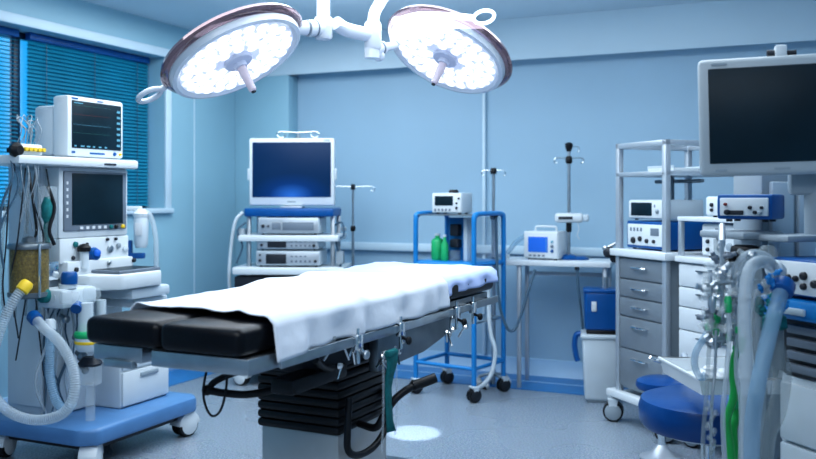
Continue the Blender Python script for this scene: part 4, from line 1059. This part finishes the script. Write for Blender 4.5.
line('sample_line', 'thin silvery line falling beside the white corrugated hose', 'tube', [(737,280,2.5),(738,320,2.48),(736,370,2.46),(741,410,2.45),(739,500,2.45)], .006, 'hose', fit='steel')
line('sample_line', 'grey line closest to the dark translucent hose', 'tube', [(760,300,2.45),(757,350,2.44),(763,400,2.42),(757,450,2.42),(758,500,2.42)], .008, 'hose', fit='teal')
ch = thing('connector_chain', 'hanging cluster of small clear connectors on a line over the blue stool', 'connectors', at(712,402,2.42))
cm = MB(); rnd = random.Random(4)
for i in range(15):
    p = at(711+rnd.uniform(-4,4), 402+i*3.6, 2.42)-ch.location; cm.ball(p, rnd.uniform(.006,.011), 8)
obj('connector', cm, 'cleargrey', ch)
obj('cord', MB().tube([at(716,330,2.44)-ch.location, at(715,370,2.43)-ch.location, at(712,402,2.42)-ch.location, at(711,440,2.42)-ch.location, at(710,500,2.42)-ch.location], .004, 6, 6), 'steel', ch)
# manifold: silver and clear fittings
mf = thing('gas_manifold', 'cluster of silver and clear fittings hanging left of the blue control module', 'fittings', at(722,320,2.5))
b0 = mf.location; rnd = random.Random(21)
sv = MB(); gn = MB(); nm = ('silver_fitting','clear_fitting','clear_fitting','black_fitting','clear_fitting'); mm_ = ('steel','clear','clear','midgrey','clear')
for i in range(75):
    px_ = rnd.uniform(703,746); py_ = rnd.uniform(252,345); Y = rnd.uniform(2.44,2.56)
    if px_ < 703+(py_-262)*.0: continue
    p = at(px_,py_,Y)-b0; r = rnd.uniform(.007,.016)
    tgt = MB()
    d = Vector((rnd.uniform(-1,1), rnd.uniform(-.5,.5), rnd.uniform(-1,1))).normalized()
    tgt.cyl(p-d*r*1.6, p+d*r*1.6, r*.6, seg=10); tgt.ball(p, r, 8)
    obj(nm[i%5], tgt, mm_[i%5], mf)
for a, b_ in (((722,240),(722,345)),((710,270),(710,345)),((733,262),(735,345))):
    sv.cyl(at(a[0],a[1],2.5)-b0, at(b_[0],b_[1],2.5)-b0, .007, seg=8)
for a, b_ in (((705,285),(742,280)),((704,318),(742,322)),((708,340),(740,338))):
    sv.cyl(at(a[0],a[1],2.5)-b0, at(b_[0],b_[1],2.5)-b0, .009, seg=8)
for px_, py_ in ((716,332),(738,330),(729,337),(708,327)): gn.cyl(at(px_,py_-3,2.46)-b0, at(px_,py_+3,2.46)-b0, .008, seg=10)
obj('manifold_frame', sv, 'steel', mf)
for q in islands(gn): obj('green_fitting', q, 'green', mf)
obj('hanger', MB().cyl(at(722,226,2.62)-b0, at(722,245,2.5)-b0, .01), 'alu', mf)
mf2 = thing('valve_cluster', 'blue and clear valve cluster in front of the blue control module', 'fittings', at(770,300,2.4))
b0 = mf2.location; nm = ('blue_valve','clear_valve','blue_valve','clear_valve','green_valve'); mm_ = ('blue','clear','blue','clear','teal')
for i in range(20):
    p = at(rnd.uniform(757,788), rnd.uniform(272,312), rnd.uniform(2.38,2.46))-b0; r = rnd.uniform(.007,.013)
    d = Vector((rnd.uniform(-1,1), rnd.uniform(-.5,.5), rnd.uniform(-1,1))).normalized()
    obj(nm[i%5], MB().ball(p, r, 10).cyl(p-d*r*1.5, p+d*r*1.5, r*.6, seg=10), mm_[i%5], mf2)
obj('bracket', MB().cyl(at(770,300,2.42)-b0, at(782,302,2.5)-b0, .012), 'alu', mf2)
mf3 = thing('drip_chamber', 'silvery tube coil looped under the arm shelf by black valves', 'tube coil', at(748,262,2.5))
b0 = mf3.location
co = MB()
for k in range(3):
    co.tube([at(735+3*k,285,2.5)-b0, at(738+4*k,262+3*k,2.48)-b0, at(752,252+4*k,2.46)-b0, at(768,256+3*k,2.46)-b0, at(778,270,2.46)-b0], .008, 8, 6, corr=.1)
obj('coil', co, 'hose', mf3); obj('clip', MB().ball(at(752,256,2.46)-b0, .016, 10), 'steel', mf3)

# ceiling lights (recessed panels, above and behind the camera), lamp beams and added fill lights
def panel(x, y, lab):
    o = obj('ceiling_light', MB().box(-.30,.30,-.30,.30,-.012,-.0005,.003), mat('panel '+lab[:8], (.8,.85,.9), .5, emit=(.62,.8,1), es=1.5), None, loc_xy(C0, RR, x, y, CEIL), RR)
    tag(o, lab, 'ceiling light')
panel(2.2, -4.6, 'left one of the two square ceiling light panels'); panel(4.6, -4.2, 'right one of the two square ceiling light panels')

def area(name, loc, rot, size, power, col, sy=None):
    l = bpy.data.lights.new(name, 'AREA'); l.energy = power; l.color = col; l.size = size
    if sy: l.shape = 'RECTANGLE'; l.size_y = sy
    o = bpy.data.objects.new(name, l); C.objects.link(o); o.location = loc; o.rotation_euler = rot
    return o
cool = (.93,.97,1)
area('ceiling_area', loc_xy(C0, RR, 2.6, -2.6, CEIL-.03), (0,0,RR), 3.0, 70, cool, 2.6)
area('ceiling_area', loc_xy(C0, RR, 3.3, -6.2, CEIL-.03), (0,0,RR), 2.6, 58, cool, 2.0)
area('ceiling_area', loc_xy(C0, RR, 1.0, -1.6, CEIL-.03), (0,0,RR), 1.2, 26, cool, 1.8)  # extra fill added to brighten the left corner, no fitting of its own
up = area('upward_fill', loc_xy(C0, RR, 2.8, -2.2, 1.95), (PI,0,RR), 2.6, 32, (.78,.90,1), 1.6)  # unseen fill floating in the room, aimed up to brighten the ceiling
def spot(name, loc, d, power, size, blend=.5, col=(.86,.93,1), rad=.12):
    l = bpy.data.lights.new(name, 'SPOT'); l.energy = power; l.spot_size = size; l.spot_blend = blend; l.color = col; l.shadow_soft_size = rad
    o = bpy.data.objects.new(name, l); C.objects.link(o); o.location = loc
    o.rotation_euler = Vector(d).to_track_quat('-Z','Y').to_euler()
    return o
tgt = Vector((-.15,3.05,.94))
cA = c1+n1*.20; spot('lamp_beam', cA, tgt-Vector((.05,.1,0))-cA, 13, R(42), .7)
cB = c2+n2*.20; spot('lamp_beam', cB, Vector((.12,3.55,.94))-cB, 14, R(40), .7)
cF = c2+n2*.22; spot('lamp_beam', cF, at(414,433,4.66)-cF, 300, R(9), .3, rad=.02)  # separate narrow beam, added to make the bright patch on the floor

w = bpy.data.worlds.new('World'); bpy.context.scene.world = w; w.use_nodes = True
w.node_tree.nodes['Background'].inputs['Color'].default_value = (.006,.27,.60,1)
w.node_tree.nodes['Background'].inputs['Strength'].default_value = 2

# ================================================================ CAMERA
cam = bpy.data.cameras.new('camera'); co_ = bpy.data.objects.new('camera', cam); C.objects.link(co_)
co_.location = (0,0,CH); co_.rotation_euler = (R(90),0,0)
cam.sensor_width = 36; cam.lens = F/816*36; cam.shift_y = -(229.5-YH)/816
cam.dof.use_dof = True; cam.dof.focus_distance = 3.3; cam.dof.aperture_fstop = 2.6
cam.clip_start = .05
bpy.context.scene.camera = co_
sc = bpy.context.scene
sc.view_settings.view_transform = 'Standard'; sc.view_settings.look = 'Medium High Contrast'; sc.view_settings.exposure = 0
